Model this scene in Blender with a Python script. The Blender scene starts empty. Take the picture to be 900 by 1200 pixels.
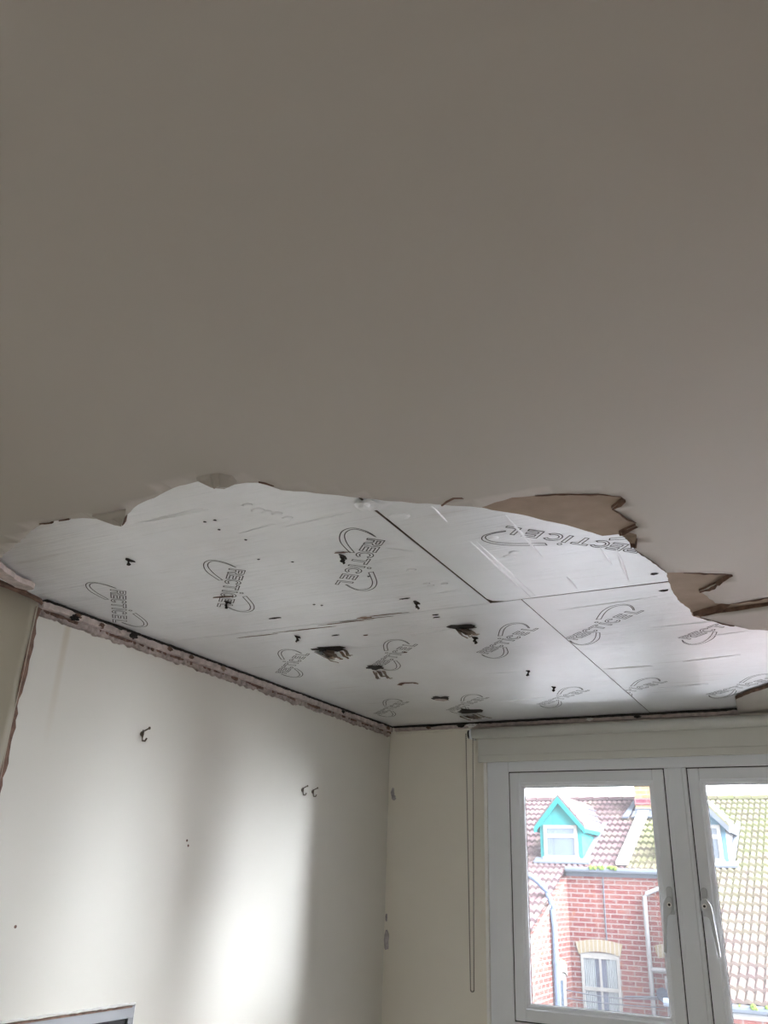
import bpy, bmesh, math, random
from mathutils import Vector, Matrix, noise
from mathutils.geometry import delaunay_2d_cdt
C = bpy.context.scene.collection
SC = bpy.context.scene
random.seed(7)

# ------------------------------------------------------------------ camera
CAMZ = 1.7
CR = Vector((0.88616, 0.46211343, 0.03422925))
CU = Vector((0.15992173, -0.37432658, 0.91340279))
CF = Vector((-0.43490861, 0.80394701, 0.40561522))
FPX = 973.93
cd = bpy.data.cameras.new('camera')
cam = bpy.data.objects.new('camera', cd); C.objects.link(cam)
cd.sensor_fit = 'VERTICAL'; cd.sensor_height = 36; cd.lens = 36 * FPX / 1200
cd.clip_start = 0.02; cd.clip_end = 200
m = Matrix((CR, CU, -CF)).transposed().to_4x4(); m.translation = (0, 0, CAMZ)
cam.matrix_world = m
SC.camera = cam

# ------------------------------------------------------------------ sky, light, exposure
SKY = 2.2
w = bpy.data.worlds.new('overcast_sky'); SC.world = w; w.use_nodes = True
wn = w.node_tree.nodes; bg = wn['Background']
bg.inputs[0].default_value = (0.915, 0.955, 1.0, 1)
# overcast sky, brightest where the sun hides behind the cloud (over the roofs, to the right)
LOBE = 43.0; SUNAZ, SUNEL = math.radians(86), math.radians(20)
_l = w.node_tree.links.new
_tc = wn.new('ShaderNodeTexCoord'); _dt = wn.new('ShaderNodeVectorMath'); _dt.operation = 'DOT_PRODUCT'
_l(_tc.outputs['Generated'], _dt.inputs[0])
_dt.inputs[1].default_value = (math.sin(SUNAZ) * math.cos(SUNEL), math.cos(SUNAZ) * math.cos(SUNEL), math.sin(SUNEL))
_mr = wn.new('ShaderNodeMapRange'); _mr.interpolation_type = 'SMOOTHSTEP'
_mr.inputs[1].default_value = .46; _mr.inputs[2].default_value = 1.0; _mr.inputs[3].default_value = SKY; _mr.inputs[4].default_value = SKY + LOBE
_l(_dt.outputs['Value'], _mr.inputs[0]); _l(_mr.outputs[0], bg.inputs[1])
SC.view_settings.view_transform = 'Standard'
SC.view_settings.look = 'None'
SC.view_settings.gamma = 1
SC.view_settings.use_curve_mapping = False
SC.view_settings.exposure = 2.08

def area(name, loc, rot, sx, sy, power, portal=False, col=(1, 1, 1)):
    l = bpy.data.lights.new(name, 'AREA'); l.shape = 'RECTANGLE'; l.size = sx; l.size_y = sy
    l.energy = power; l.color = col
    o = bpy.data.objects.new(name, l); C.objects.link(o); o.location = loc; o.rotation_euler = rot
    if portal: l.cycles.is_portal = True
    return o

# ------------------------------------------------------------------ room measures
ZF = 2.30            # underside of the foil boards
ZC = 2.285           # underside of the plasterboard ceiling
XL = -1.671          # left wall face
YW = 3.219           # window wall face
XR, YB = 2.9, -2.4

def ray(px, py): return CR * ((px - 450) / FPX) - CU * ((py - 600) / FPX) + CF
def onz(px, py, z):
    d = ray(px, py); t = (z - CAMZ) / d.z; return (d.x * t, d.y * t)
def ony(px, py, y):
    d = ray(px, py); t = y / d.y; return (d.x * t, CAMZ + d.z * t)
def onx(px, py, x):
    d = ray(px, py); t = x / d.x; return (d.y * t, CAMZ + d.z * t)

# ------------------------------------------------------------------ materials
def nt(name):
    mt = bpy.data.materials.new(name); mt.use_nodes = True
    return mt, mt.node_tree, mt.node_tree.nodes['Principled BSDF']
def link(t, a, b): t.links.new(a, b)
def node(t, typ, **kw):
    n = t.nodes.new(typ)
    for k, v in kw.items(): setattr(n, k, v)
    return n
def mapping(t, scale=(1, 1, 1), rot=(0, 0, 0), coord='Object'):
    tc = node(t, 'ShaderNodeTexCoord'); mp = node(t, 'ShaderNodeMapping')
    mp.inputs['Scale'].default_value = scale; mp.inputs['Rotation'].default_value = rot
    link(t, tc.outputs[coord], mp.inputs[0]); return mp.outputs[0]
def noi(t, vec, scale, detail=4, rough=.5):
    n = node(t, 'ShaderNodeTexNoise'); n.inputs['Scale'].default_value = scale
    n.inputs['Detail'].default_value = detail; n.inputs['Roughness'].default_value = rough
    link(t, vec, n.inputs['Vector']); return n.outputs['Fac']
def ramp(t, fac, stops):
    n = node(t, 'ShaderNodeValToRGB'); e = n.color_ramp.elements
    while len(e) > 1: e.remove(e[-1])
    e[0].position = stops[0][0]; e[0].color = (*stops[0][1], 1)
    for p, c in stops[1:]:
        x = e.new(p); x.color = (*c, 1)
    link(t, fac, n.inputs[0]); return n.outputs[0]
def mixc(t, fac, a, b, mode='MIX'):
    n = node(t, 'ShaderNodeMix', data_type='RGBA', blend_type=mode)
    for i, v in ((0, fac), (6, a), (7, b)):
        if hasattr(v, 'links') or isinstance(v, bpy.types.NodeSocket): link(t, v, n.inputs[i])
        else: n.inputs[i].default_value = v if i == 0 else (*v, 1)
    return n.outputs[2]
def bump(t, p, h, strength, dist=.002):
    b = node(t, 'ShaderNodeBump'); b.inputs['Strength'].default_value = strength
    b.inputs['Distance'].default_value = dist
    link(t, h, b.inputs['Height']); link(t, b.outputs[0], p.inputs['Normal'])

def plain(name, col, rough=.5, metal=0, var=.06, nscale=8, bstr=.1, bscale=60, bdist=.001):
    mt, t, p = nt(name); v = mapping(t)
    dark = tuple(c * (1 - var) for c in col); lite = tuple(min(1, c * (1 + var)) for c in col)
    link(t, ramp(t, noi(t, v, nscale), [(.3, dark), (.7, lite)]), p.inputs['Base Color'])
    p.inputs['Roughness'].default_value = rough; p.inputs['Metallic'].default_value = metal
    if bstr: bump(t, p, noi(t, v, bscale), bstr, bdist)
    return mt
M = {}
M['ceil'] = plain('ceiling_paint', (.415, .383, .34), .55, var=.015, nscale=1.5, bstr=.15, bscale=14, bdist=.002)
M['wall'] = plain('cream_wall_paint', (.80, .765, .68), .5, var=.02, nscale=2, bstr=.12, bscale=10, bdist=.002)
M['board'] = plain('wallboard_paint', (.36, .325, .255), .45, var=.05, nscale=3, bstr=.12, bscale=20, bdist=.002)
M['paper'] = plain('brown_board_paper', (.33, .25, .195), .9, var=.09, nscale=30, bstr=.5, bscale=200, bdist=.001)
M['tear'] = plain('torn_edge', (.16, .095, .07), .9, var=.4, nscale=60, bstr=.6, bscale=150, bdist=.002)
M['gypsum'] = plain('bare_gypsum', (.55, .47, .44), .9, var=.22, nscale=45, bstr=.8, bscale=120, bdist=.003)
M['scrap'] = plain('torn_foil_back', (.27, .22, .18), .7, var=.3, nscale=40, bstr=.6, bscale=90, bdist=.002)
M['skim'] = plain('broken_skim', (.37, .31, .285), .9, var=.35, nscale=55, bstr=.8, bscale=120, bdist=.003)
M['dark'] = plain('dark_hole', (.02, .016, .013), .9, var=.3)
M['foam'] = plain('foam_core', (.14, .105, .08), .9, var=.25, nscale=80, bstr=.7, bscale=150, bdist=.002)
M['ink'] = plain('black_print', (.045, .045, .05), .6, var=.1, bstr=0)
M['timber'] = plain('rough_timber', (.22, .15, .1), .8, var=.2, nscale=12)
M['upvc'] = plain('white_upvc', (.80, .83, .87), .3, var=.01, bstr=0)
M['gasket'] = plain('black_gasket', (.02, .02, .022), .6, bstr=0)
M['blind'] = plain('blind_fabric', (.66, .66, .62), .75, var=.02, bstr=.25, bscale=400, bdist=.0005)
M['chain'] = plain('bead_chain_plastic', (.20, .18, .15), .4, var=.05, bstr=0)
M['handle'] = plain('satin_handle', (.58, .60, .63), .35, metal=.2, var=.02, bstr=0)
M['greyframe'] = plain('grey_metal', (.21, .215, .235), .45, metal=.2, var=.04, bstr=0)
M['black'] = plain('black_panel', (.006, .006, .007), .25, var=.1, bstr=0)
M['brass'] = plain('tarnished_hook', (.10, .075, .05), .35, metal=.7, var=.2, bstr=0)
M['caulk'] = plain('white_caulk', (.85, .84, .82), .6, var=.03, bstr=.3)
M['carpet'] = plain('pale_floor', (.36, .33, .29), .7, var=.15, nscale=5)
M['lead'] = plain('lead_flashing', (0.036, 0.040, 0.049), .6, var=.15, nscale=4)
M['gutter'] = plain('gutter_grey', (0.032, 0.037, 0.045), .5, var=.08, nscale=3, bstr=0)
M['pipe_b'] = plain('blue_grey_pipe', (0.039, 0.048, 0.072), .45, var=.04, bstr=0)
M['pipe_w'] = plain('white_pipe', (0.085, 0.085, 0.088), .45, var=.04, bstr=0)
M['turq'] = plain('turquoise_paint', (0.012, 0.071, 0.071), .5, var=.08, nscale=3, bstr=0)
M['turqd'] = plain('turquoise_trim', (0.006, 0.055, 0.059), .5, var=.05, bstr=0)
M['paleblue'] = plain('pale_blue_paint', (0.027, 0.053, 0.071), .5, var=.05, bstr=0)
M['mortar_w'] = plain('white_mortar', (0.093, 0.091, 0.088), .8, var=.08, nscale=6)
M['pane'] = plain('far_window_pane', (0.018, 0.026, 0.040), .15, var=.35, nscale=2.2, bstr=0)
M['curtain'] = plain('white_curtain', (0.076, 0.084, 0.089), .9, var=.05)
M['moss'] = plain('gutter_moss', (0.032, 0.051, 0.009), .95, var=.3, nscale=20, bstr=.6)
M['cable'] = plain('grey_cable', (0.037, 0.040, 0.049), .6, bstr=0)
M['dish'] = plain('grey_dish', (0.022, 0.027, 0.039), .5, bstr=0)
M['road'] = plain('street_asphalt', (.24, .24, .245), .9, var=.15, nscale=3)
M['archb'] = None

def foil_mat():
    mt, t, p = nt('foil_facing')
    v = mapping(t)
    blot = ramp(t, noi(t, v, 3.2, 5, .6), [(.3, (.83, .84, .855)), (.7, (.92, .94, .965))])
    # brown smears running along the board, dirt near the joints
    sv = mapping(t, (1.2, 14, 1))
    sm = ramp(t, noi(t, sv, 1.6, 6, .7), [(.60, (0, 0, 0)), (.74, (1, 1, 1))])
    col = mixc(t, sm, blot, (.52, .49, .465))
    mx = node(t, 'ShaderNodeMath', operation='MULTIPLY'); mx.inputs[1].default_value = .45
    link(t, sm, mx.inputs[0])
    col = mixc(t, mx.outputs[0], blot, (.42, .385, .36))
    link(t, col, p.inputs['Base Color'])
    p.inputs['Metallic'].default_value = .6
    rr = node(t, 'ShaderNodeMapRange'); rr.inputs[3].default_value = .26; rr.inputs[4].default_value = .42
    link(t, noi(t, v, 5, 3), rr.inputs[0]); link(t, rr.outputs[0], p.inputs['Roughness'])
    # fine creases stretched along the board, plus soft dents
    a = noi(t, mapping(t, (1.0, 16, 1)), 5.5, 5, .62)
    b = noi(t, v, 9, 3, .5)
    ad = node(t, 'ShaderNodeMath', operation='MULTIPLY_ADD'); ad.inputs[1].default_value = .35
    link(t, b, ad.inputs[0]); link(t, a, ad.inputs[2])
    bump(t, p, ad.outputs[0], .8, .006)
    return mt
M['foil'] = foil_mat()

def brick_mat(name, c1, c2, mortar, axis='xz', scale=1.0, bw=.225, rh=.077, spots=True):
    mt, t, p = nt(name)
    tc = node(t, 'ShaderNodeTexCoord'); sx = node(t, 'ShaderNodeSeparateXYZ'); cx = node(t, 'ShaderNodeCombineXYZ')
    link(t, tc.outputs['Object'], sx.inputs[0])
    if axis == 'xz': link(t, sx.outputs[0], cx.inputs[0]); link(t, sx.outputs[2], cx.inputs[1])
    elif axis == 'yz': link(t, sx.outputs[1], cx.inputs[0]); link(t, sx.outputs[2], cx.inputs[1])
    br = node(t, 'ShaderNodeTexBrick')
    br.inputs['Scale'].default_value = 1; br.inputs['Mortar Size'].default_value = .011
    br.inputs['Mortar Smooth'].default_value = .3; br.inputs['Bias'].default_value = -.1
    br.inputs['Brick Width'].default_value = bw; br.inputs['Row Height'].default_value = rh
    br.inputs['Color1'].default_value = (*c1, 1); br.inputs['Color2'].default_value = (*c2, 1)
    br.inputs['Mortar'].default_value = (*mortar, 1)
    link(t, cx.outputs[0], br.inputs['Vector'])
    col = br.outputs['Color']
    if spots:
        f = ramp(t, noi(t, tc.outputs['Object'], 5.5, 3, .6), [(.60, (0, 0, 0)), (.72, (.7, .7, .7))])
        col = mixc(t, f, col, (0.080, 0.030, 0.014))
        g = ramp(t, noi(t, tc.outputs['Object'], 9, 5, .7), [(.52, (0, 0, 0)), (.75, (.55, .55, .55))])
        col = mixc(t, g, col, (0.068, 0.058, 0.055))
    link(t, col, p.inputs['Base Color']); p.inputs['Roughness'].default_value = .9
    return mt
M['brick'] = brick_mat('red_brick', (0.046, 0.010, 0.010), (0.063, 0.022, 0.018), (0.071, 0.062, 0.059))
M['brick_s'] = brick_mat('red_brick_side', (0.046, 0.014, 0.012), (0.062, 0.023, 0.019), (0.071, 0.062, 0.059), axis='yz')
M['arch'] = brick_mat('cream_arch_brick', (0.079, 0.063, 0.040), (0.085, 0.072, 0.051), (0.094, 0.088, 0.079), bw=.072, rh=.5, spots=False)
M['chim'] = brick_mat('yellow_chimney_brick', (0.084, 0.053, 0.026), (0.088, 0.066, 0.039), (0.089, 0.079, 0.063), rh=.085, spots=False)
M['chimred'] = brick_mat('red_chimney_band', (0.053, 0.014, 0.022), (0.066, 0.023, 0.027), (0.076, 0.053, 0.053), rh=.085, spots=False)

def tile_mat(name, xsplit):
    mt, t, p = nt(name)
    tc = node(t, 'ShaderNodeTexCoord'); o = tc.outputs['Object']
    sep = node(t, 'ShaderNodeSeparateXYZ'); link(t, o, sep.inputs[0])
    base = ramp(t, noi(t, o, 2.3, 4, .7), [(.32, (0.027, 0.017, 0.017)), (.5, (0.037, 0.025, 0.027)), (.68, (0.044, 0.035, 0.030))])
    # moss: strong to the right of the parapet strip, fading down the catslide
    mr = node(t, 'ShaderNodeMapRange'); mr.inputs[1].default_value = xsplit - .02; mr.inputs[2].default_value = xsplit + .02
    link(t, sep.outputs[0], mr.inputs[0])
    my = node(t, 'ShaderNodeMapRange'); my.inputs[1].default_value = -2.4; my.inputs[2].default_value = 1.0
    my.inputs[3].default_value = .22
    link(t, sep.outputs[1], my.inputs[0])
    mu = node(t, 'ShaderNodeMath', operation='MULTIPLY'); link(t, mr.outputs[0], mu.inputs[0]); link(t, my.outputs[0], mu.inputs[1])
    ns = ramp(t, noi(t, o, 3.5, 5, .7), [(.35, (.35, .35, .35)), (.6, (1, 1, 1))])
    m2 = node(t, 'ShaderNodeMath', operation='MULTIPLY'); link(t, mu.outputs[0], m2.inputs[0]); link(t, ns, m2.inputs[1])
    col = mixc(t, m2.outputs[0], base, (0.040, 0.043, 0.020))
    fl = ramp(t, noi(t, o, 16, 3, .6), [(.62, (0, 0, 0)), (.72, (.6, .6, .6))])
    col = mixc(t, fl, col, (0.036, 0.033, 0.027))
    link(t, col, p.inputs['Base Color']); p.inputs['Roughness'].default_value = .8
    return mt
M['tile'] = tile_mat('clay_roof_tiles', -.55)

def glass_mat():
    mt = bpy.data.materials.new('window_glass'); mt.use_nodes = True; t = mt.node_tree
    for n in list(t.nodes): t.nodes.remove(n)
    out = node(t, 'ShaderNodeOutputMaterial')
    tr = node(t, 'ShaderNodeBsdfTransparent'); gl = node(t, 'ShaderNodeBsdfGlossy'); gl.inputs['Roughness'].default_value = .02
    tl = node(t, 'ShaderNodeBsdfTranslucent'); tl.inputs[0].default_value = (.9, .93, 1, 1)
    fr = node(t, 'ShaderNodeFresnel'); fr.inputs[0].default_value = 1.35
    m1 = node(t, 'ShaderNodeMixShader'); m1.inputs[0].default_value = .009   # pale veil mixed into the glass for the glare outside
    link(t, tr.outputs[0], m1.inputs[1]); link(t, tl.outputs[0], m1.inputs[2])
    m2 = node(t, 'ShaderNodeMixShader'); link(t, fr.outputs[0], m2.inputs[0])
    link(t, m1.outputs[0], m2.inputs[1]); link(t, gl.outputs[0], m2.inputs[2])
    link(t, m2.outputs[0], out.inputs[0]); return mt
M['glass'] = glass_mat()
M['black'].node_tree.nodes['Principled BSDF'].inputs['Specular IOR Level'].default_value = .1

for _k in ('lead', 'gutter', 'pipe_b', 'pipe_w', 'turq', 'turqd', 'paleblue', 'mortar_w', 'curtain', 'moss', 'cable', 'dish', 'brick', 'brick_s', 'arch', 'chim', 'chimred', 'tile', 'road'):
    M[_k].node_tree.nodes['Principled BSDF'].inputs['Specular IOR Level'].default_value = 0

# ------------------------------------------------------------------ helpers
def obj(name, bm, mat, parent=None, smooth=False, label=None, bevel=0, recalc=True):
    if recalc: bmesh.ops.recalc_face_normals(bm, faces=bm.faces)
    me = bpy.data.meshes.new(name)
    org = ORG.get(parent.name) if parent else None
    if org is not None:
        for v in bm.verts: v.co -= org           # geometry is authored in world space
    bm.to_mesh(me); bm.free()
    o = bpy.data.objects.new(name, me); C.objects.link(o)
    for x in (mat if isinstance(mat, (list, tuple)) else [mat]): me.materials.append(M[x])
    if smooth:
        for f in me.polygons: f.use_smooth = True
    if parent:
        o.parent = parent; ORG[o.name] = ORG.get(parent.name, Vector())
    if label: o['label'] = label
    if bevel:
        b = o.modifiers.new('bevel', 'BEVEL'); b.width = bevel; b.segments = 2; b.limit_method = 'ANGLE'
    return o
ORG = {}
def thing(name, label, cat, loc=(0, 0, 0), group=None):
    o = bpy.data.objects.new(name, None); C.objects.link(o); o.location = loc
    o.empty_display_size = .05
    ORG[o.name] = Vector(loc)
    o['label'] = label; o['category'] = cat
    if group: o['group'] = group
    return o
def tag(o, label, cat, group=None):
    o['label'] = label; o['category'] = cat
    if group: o['group'] = group
    return o
def struct(o): o['kind'] = 'structure'; return o

def box(bm, x0, x1, y0, y1, z0, z1):
    vs = [bm.verts.new((x, y, z)) for x in (x0, x1) for y in (y0, y1) for z in (z0, z1)]
    for q in ((0, 1, 3, 2), (4, 6, 7, 5), (0, 4, 5, 1), (2, 3, 7, 6), (0, 2, 6, 4), (1, 5, 7, 3)):
        bm.faces.new([vs[i] for i in q])
def bx(*a):
    bm = bmesh.new(); box(bm, *a); return bm
def prism(bm, pts, d):
    """pts: 3-D outline; d: extrusion vector"""
    d = Vector(d); a = [bm.verts.new(p) for p in pts]; b = [bm.verts.new(Vector(p) + d) for p in pts]
    n = len(a); bm.faces.new(a); bm.faces.new(b[::-1])
    for i in range(n): bm.faces.new((a[i], b[i], b[(i + 1) % n], a[(i + 1) % n]))
def tube(bm, pts, r, seg=10, cap=True):
    pts = [Vector(p) for p in pts]; rings = []
    for i, p in enumerate(pts):
        d = (pts[min(i + 1, len(pts) - 1)] - pts[max(i - 1, 0)]).normalized()
        a = d.orthogonal() if abs(d.z) > .9 else d.cross(Vector((0, 0, 1)))
        if abs(d.z) > .9: a = Vector((1, 0, 0)) - d * d.x
        a.normalize(); b = d.cross(a); rr = r[i] if isinstance(r, (list, tuple)) else r
        rings.append([bm.verts.new(p + (a * math.cos(k * math.tau / seg) + b * math.sin(k * math.tau / seg)) * rr) for k in range(seg)])
    for i in range(len(rings) - 1):
        for k in range(seg):
            bm.faces.new((rings[i][k], rings[i][(k + 1) % seg], rings[i + 1][(k + 1) % seg], rings[i + 1][k]))
    if cap: bm.faces.new(rings[0]); bm.faces.new(rings[-1][::-1])
def cyl(bm, c, r, h, axis='z', seg=24):
    c = Vector(c); d = {'x': Vector((h, 0, 0)), 'y': Vector((0, h, 0)), 'z': Vector((0, 0, h))}[axis]
    tube(bm, [c, c + d], r, seg)
def jag(pts, step=.012, amp=.003, closed=False, keep=False):
    """resample a 2-D polyline with small random raggedness"""
    out = []; n = len(pts); rng = range(n if closed else n - 1)
    for i in rng:
        a = Vector(pts[i]); b = Vector(pts[(i + 1) % n]); L = (b - a).length; k = max(1, int(L / step))
        nn = Vector((-(b - a).y, (b - a).x)).normalized() if L > 1e-6 else Vector((0, 0))
        for j in range(k):
            p = a + (b - a) * (j / k)
            if j: p = p + nn * random.uniform(-amp, amp)
            out.append((p.x, p.y))
    if not closed: out.append(tuple(pts[-1]))
    return out
def inside(p, poly):
    c = False; n = len(poly); x, y = p
    for i in range(n):
        x1, y1 = poly[i]; x2, y2 = poly[(i + 1) % n]
        if (y1 > y) != (y2 > y) and x < (x2 - x1) * (y - y1) / (y2 - y1) + x1: c = not c
    return c

# ------------------------------------------------------------------ room shell
WX0, WX1 = -1.222, 2.16      # outer window frame
WZ0, WZ1 = .59, CAMZ + .44
bm = bmesh.new()
T = .034
box(bm, XL - .3, WX0, YW, YW + T, 0, 2.42); box(bm, WX1, XR + .3, YW, YW + T, 0, 2.42)
box(bm, WX0, WX1, YW, YW + T, 0, WZ0); box(bm, WX0, WX1, YW, YW + T, WZ1, 2.42)
struct(obj('wall_front', bm, 'wall'))
def wall_left_mat():
    mt, t, p = nt('cream_wall_with_stain')
    tc = node(t, 'ShaderNodeTexCoord'); o = tc.outputs['Object']
    base = ramp(t, noi(t, o, 2), [(.3, (.66, .638, .585)), (.7, (.69, .668, .615))])
    s = node(t, 'ShaderNodeSeparateXYZ'); link(t, o, s.inputs[0])
    # drip stain below the ceiling: narrow in y, fading downwards
    def mth(op, a, b=None):
        n = node(t, 'ShaderNodeMath', operation=op)
        for i, v in enumerate((a, b)):
            if v is None: continue
            if isinstance(v, (int, float)): n.inputs[i].default_value = v
            else: link(t, v, n.inputs[i])
        return n.outputs[0]
    dy = mth('ABSOLUTE', mth('SUBTRACT', s.outputs[1], 1.431))
    a = node(t, 'ShaderNodeMapRange'); a.inputs[1].default_value = .014; a.inputs[2].default_value = .004; link(t, dy, a.inputs[0])
    b = node(t, 'ShaderNodeMapRange'); b.inputs[1].default_value = 1.95; b.inputs[2].default_value = 2.24; link(t, s.outputs[2], b.inputs[0])
    f = mth('MULTIPLY', a.outputs[0], mth('MULTIPLY', b.outputs[0], .45))
    col = mixc(t, f, base, (.50, .42, .29))
    link(t, col, p.inputs['Base Color']); p.inputs['Roughness'].default_value = .5
    bump(t, p, noi(t, o, 10), .12, .002)
    return mt
M['wall_stain'] = wall_left_mat()
struct(obj('wall_left', bx(XL - .2, XL, YB - .2, YW, 0, 2.42), 'wall_stain'))
# right wall with an unseen window behind the camera, added to brighten the room
BW = (-2.1, -1.55, 1.15, 1.75)      # y range, z range
bm = bmesh.new()
box(bm, XR, XR + .1, YB - .2, BW[0], 0, 2.42); box(bm, XR, XR + .1, BW[1], YW, 0, 2.42)
box(bm, XR, XR + .1, BW[0], BW[1], 0, BW[2]); box(bm, XR, XR + .1, BW[0], BW[1], BW[3], 2.42)
struct(obj('wall_right', bm, 'wall'))
struct(obj('wall_back', bx(XL, XR, YB - .2, YB, 0, 2.42), 'wall'))
struct(obj('floor', bx(XL - .2, XR + .2, YB - .2, YW + .2, -.1, 0), 'carpet'))
struct(obj('roof_deck', bx(XL - .3, XR + .3, YB - .3, YW + T, 2.42, 2.46), 'timber'))
bm = bmesh.new()
for k in range(2):
    y0_ = BW[0] + k * (BW[1] - BW[0]) / 2; y1_ = y0_ + (BW[1] - BW[0]) / 2
    box(bm, XR + .03, XR + .08, y0_, y0_ + .05, BW[2], BW[3]); box(bm, XR + .03, XR + .08, y1_ - .05, y1_, BW[2], BW[3])
    box(bm, XR + .03, XR + .08, y0_ + .05, y1_ - .05, BW[2], BW[2] + .05); box(bm, XR + .03, XR + .08, y0_ + .05, y1_ - .05, BW[3] - .05, BW[3])
w2 = struct(obj('added_window', bm, 'upvc'))
obj('glass', bx(XR + .055, XR + .06, BW[0] + .02, BW[1] - .02, BW[2] + .02, BW[3] - .02), 'glass', w2)

# light portals (sampling hints only; they emit nothing)
area('front_window_portal', ((WX0 + WX1) / 2, YW + T + .01, (WZ0 + WZ1) / 2), (-math.pi / 2, 0, 0), WX1 - WX0, WZ1 - WZ0, 1, True)
area('added_window_portal', (XR + .11, (BW[0] + BW[1]) / 2, (BW[2] + BW[3]) / 2), (0, math.pi / 2, 0), BW[3] - BW[2], BW[1] - BW[0], 1, True)

# ------------------------------------------------------------------ plasterboard ceiling with the torn hole
def C2(pts, z=ZC): return [onz(x, y, z) for x, y in pts]
edge_px = [(-40, 668), (-10, 660), (0, 655), (20, 637), (40, 620), (50, 614), (67, 610), (80, 608), (97, 607), (113, 608), (127, 613),
           (142, 617), (146, 607), (157, 595), (187, 580), (203, 572), (232, 564), (248, 571), (263, 572), (275, 567), (302, 565.5),
           (318, 570), (330, 574), (359, 576), (382, 579), (409, 582), (431, 584), (480, 589), (510, 591), (539, 593), (563, 595),
           (600, 583), (626, 581), (650, 579), (700, 579), (727, 582), (731, 585), (722, 592), (716.5, 596), (732, 606), (744, 612),
           (745.4, 616), (727, 625), (738, 627), (745, 629), (744, 638), (744, 645), (755, 652), (770, 662.5), (780, 671), (800, 671),
           (857, 673), (852, 677), (839, 684), (819, 693), (829, 699), (838, 707), (854, 708), (900, 700), (960, 690), (965, 700),
           (900, 710), (839, 719), (820, 723), (842, 729), (859.5, 733), (877, 737.6), (900, 739), (960, 745), (1000, 770), (960, 790),
           (900, 806), (880, 812), (862, 820)]
CREASE = C2([(-60, 660), (60, 612), (235, 556), (300, 562), (480, 587)])
sag_c = [(onz(120, 590, ZC), .13, .012), (onz(215, 566, ZC), .12, .009), (onz(252, 562, ZC), .035, .010), (onz(70, 605, ZC), .07, .006),
         (onz(400, 575, ZC), .12, .004), (onz(870, 725, ZC), .10, .010), (onz(30, 625, ZC), .08, .008)]
def sag(x, y):
    s = 0
    for (c, r, a) in sag_c:
        d2 = ((x - c[0]) ** 2 + (y - c[1]) ** 2) / (r * r)
        if d2 < 9: s += a * math.exp(-d2)
    # crease: the board bends down from this line towards the torn edge
    for (ax_, ay_), (bx_, by_) in zip(CREASE, CREASE[1:]):
        if ax_ <= x < bx_ and y < 1.9:
            yc = ay_ + (by_ - ay_) * (x - ax_) / (bx_ - ax_)
            if y > yc: s += .15 * min(y - yc, .09)
    s += .0010 * noise.noise(Vector((x * 2.1, y * 2.1, 3)))
    return -s
hole = []
for px_, py_ in edge_px:
    X_, Y_ = onz(px_, py_, ZC)
    for _ in range(4): X_, Y_ = onz(px_, py_, ZC + sag(X_, Y_))
    hole.append((X_, Y_))
x0, y0 = hole[0]; hole[0] = (XL - .02, y0)
xe, ye = hole[-1]
hole = jag(hole, .014, .0022) + [(xe - .02, YW - .01), (xe - .02, YW + .01), (XL - .02, YW + .01)]
vs = [Vector((XL - .02, YB - .02)), Vector((XR + .02, YB - .02)), Vector((XR + .02, YW + .02)), Vector((XL - .02, YW + .02))]
ed = [(0, 1), (1, 2), (2, 3), (3, 0)]
b0 = len(vs); vs += [Vector(p) for p in hole]; ed += [(b0 + i, b0 + (i + 1) % len(hole)) for i in range(len(hole))]
gx = XL + .01
while gx < XR:
    gy = YB + .03
    while gy < YW:
        near = -1.7 < gx < .8 and .7 < gy < 2.6
        step = .035 if near else .21
        p = (gx + random.uniform(-.003, .003), gy + random.uniform(-.003, .003))
        if near or (round((gx - XL) / .035) % 6 == 0):
            vs.append(Vector(p))
        gy += step
    gx += .035
r = delaunay_2d_cdt(vs, ed, [], 0, 1e-5)
bm = bmesh.new()
bv = [bm.verts.new((v.x, v.y, ZC + sag(v.x, v.y))) for v in r[0]]
for f in r[2]:
    cx = sum(r[0][i].x for i in f) / 3; cy = sum(r[0][i].y for i in f) / 3
    if not inside((cx, cy), hole) and (cx > XL - .02):
        bm.faces.new([bv[i] for i in f])
for v in [v for v in bm.verts if not v.link_faces]: bm.verts.remove(v)
bmesh.ops.recalc_face_normals(bm, faces=bm.faces)
g = bmesh.ops.extrude_face_region(bm, geom=bm.faces[:])
for e in g['geom']:
    if isinstance(e, bmesh.types.BMVert): e.co.z = ZC + .012
for f in bm.faces:
    f.normal_update()
    if abs(f.normal.z) < .5: f.material_index = 1
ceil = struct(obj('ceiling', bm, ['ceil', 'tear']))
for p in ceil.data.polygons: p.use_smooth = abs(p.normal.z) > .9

def sheet(px, z, th=.0015, amp=.0015, step=.012):
    pts = jag(C2(px, z), step, amp, closed=True)
    b = bmesh.new(); prism(b, [(x, y, z) for x, y in pts], (0, 0, th)); bmesh.ops.triangulate(b, faces=b.faces[:]); return b
brown1 = [(560, 594), (585, 599), (620, 605), (640, 610.5), (663, 615), (686, 622), (706, 628), (724, 626), (733, 630), (739, 637),
          (748, 640), (750, 628), (748, 610), (736, 600), (735, 583), (727, 579), (700, 577), (650, 577), (626, 579), (600, 580)]
brown2 = [(780, 668), (862, 671), (856, 680), (842, 686), (830, 693), (840, 703), (900, 697), (962, 688), (967, 702), (900, 713),
          (839, 722), (823, 725), (812, 722), (807.5, 713), (796, 704.5), (787, 691), (783, 678)]
obj('paper_backing', sheet(brown1, ZC + .005), 'paper', ceil, label='brown paper bared where the plaster tore off, by the diagonal joint')
obj('paper_backing', sheet(brown2, ZC + .005), 'paper', ceil, label='brown paper bared beside the long crack at right')

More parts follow.
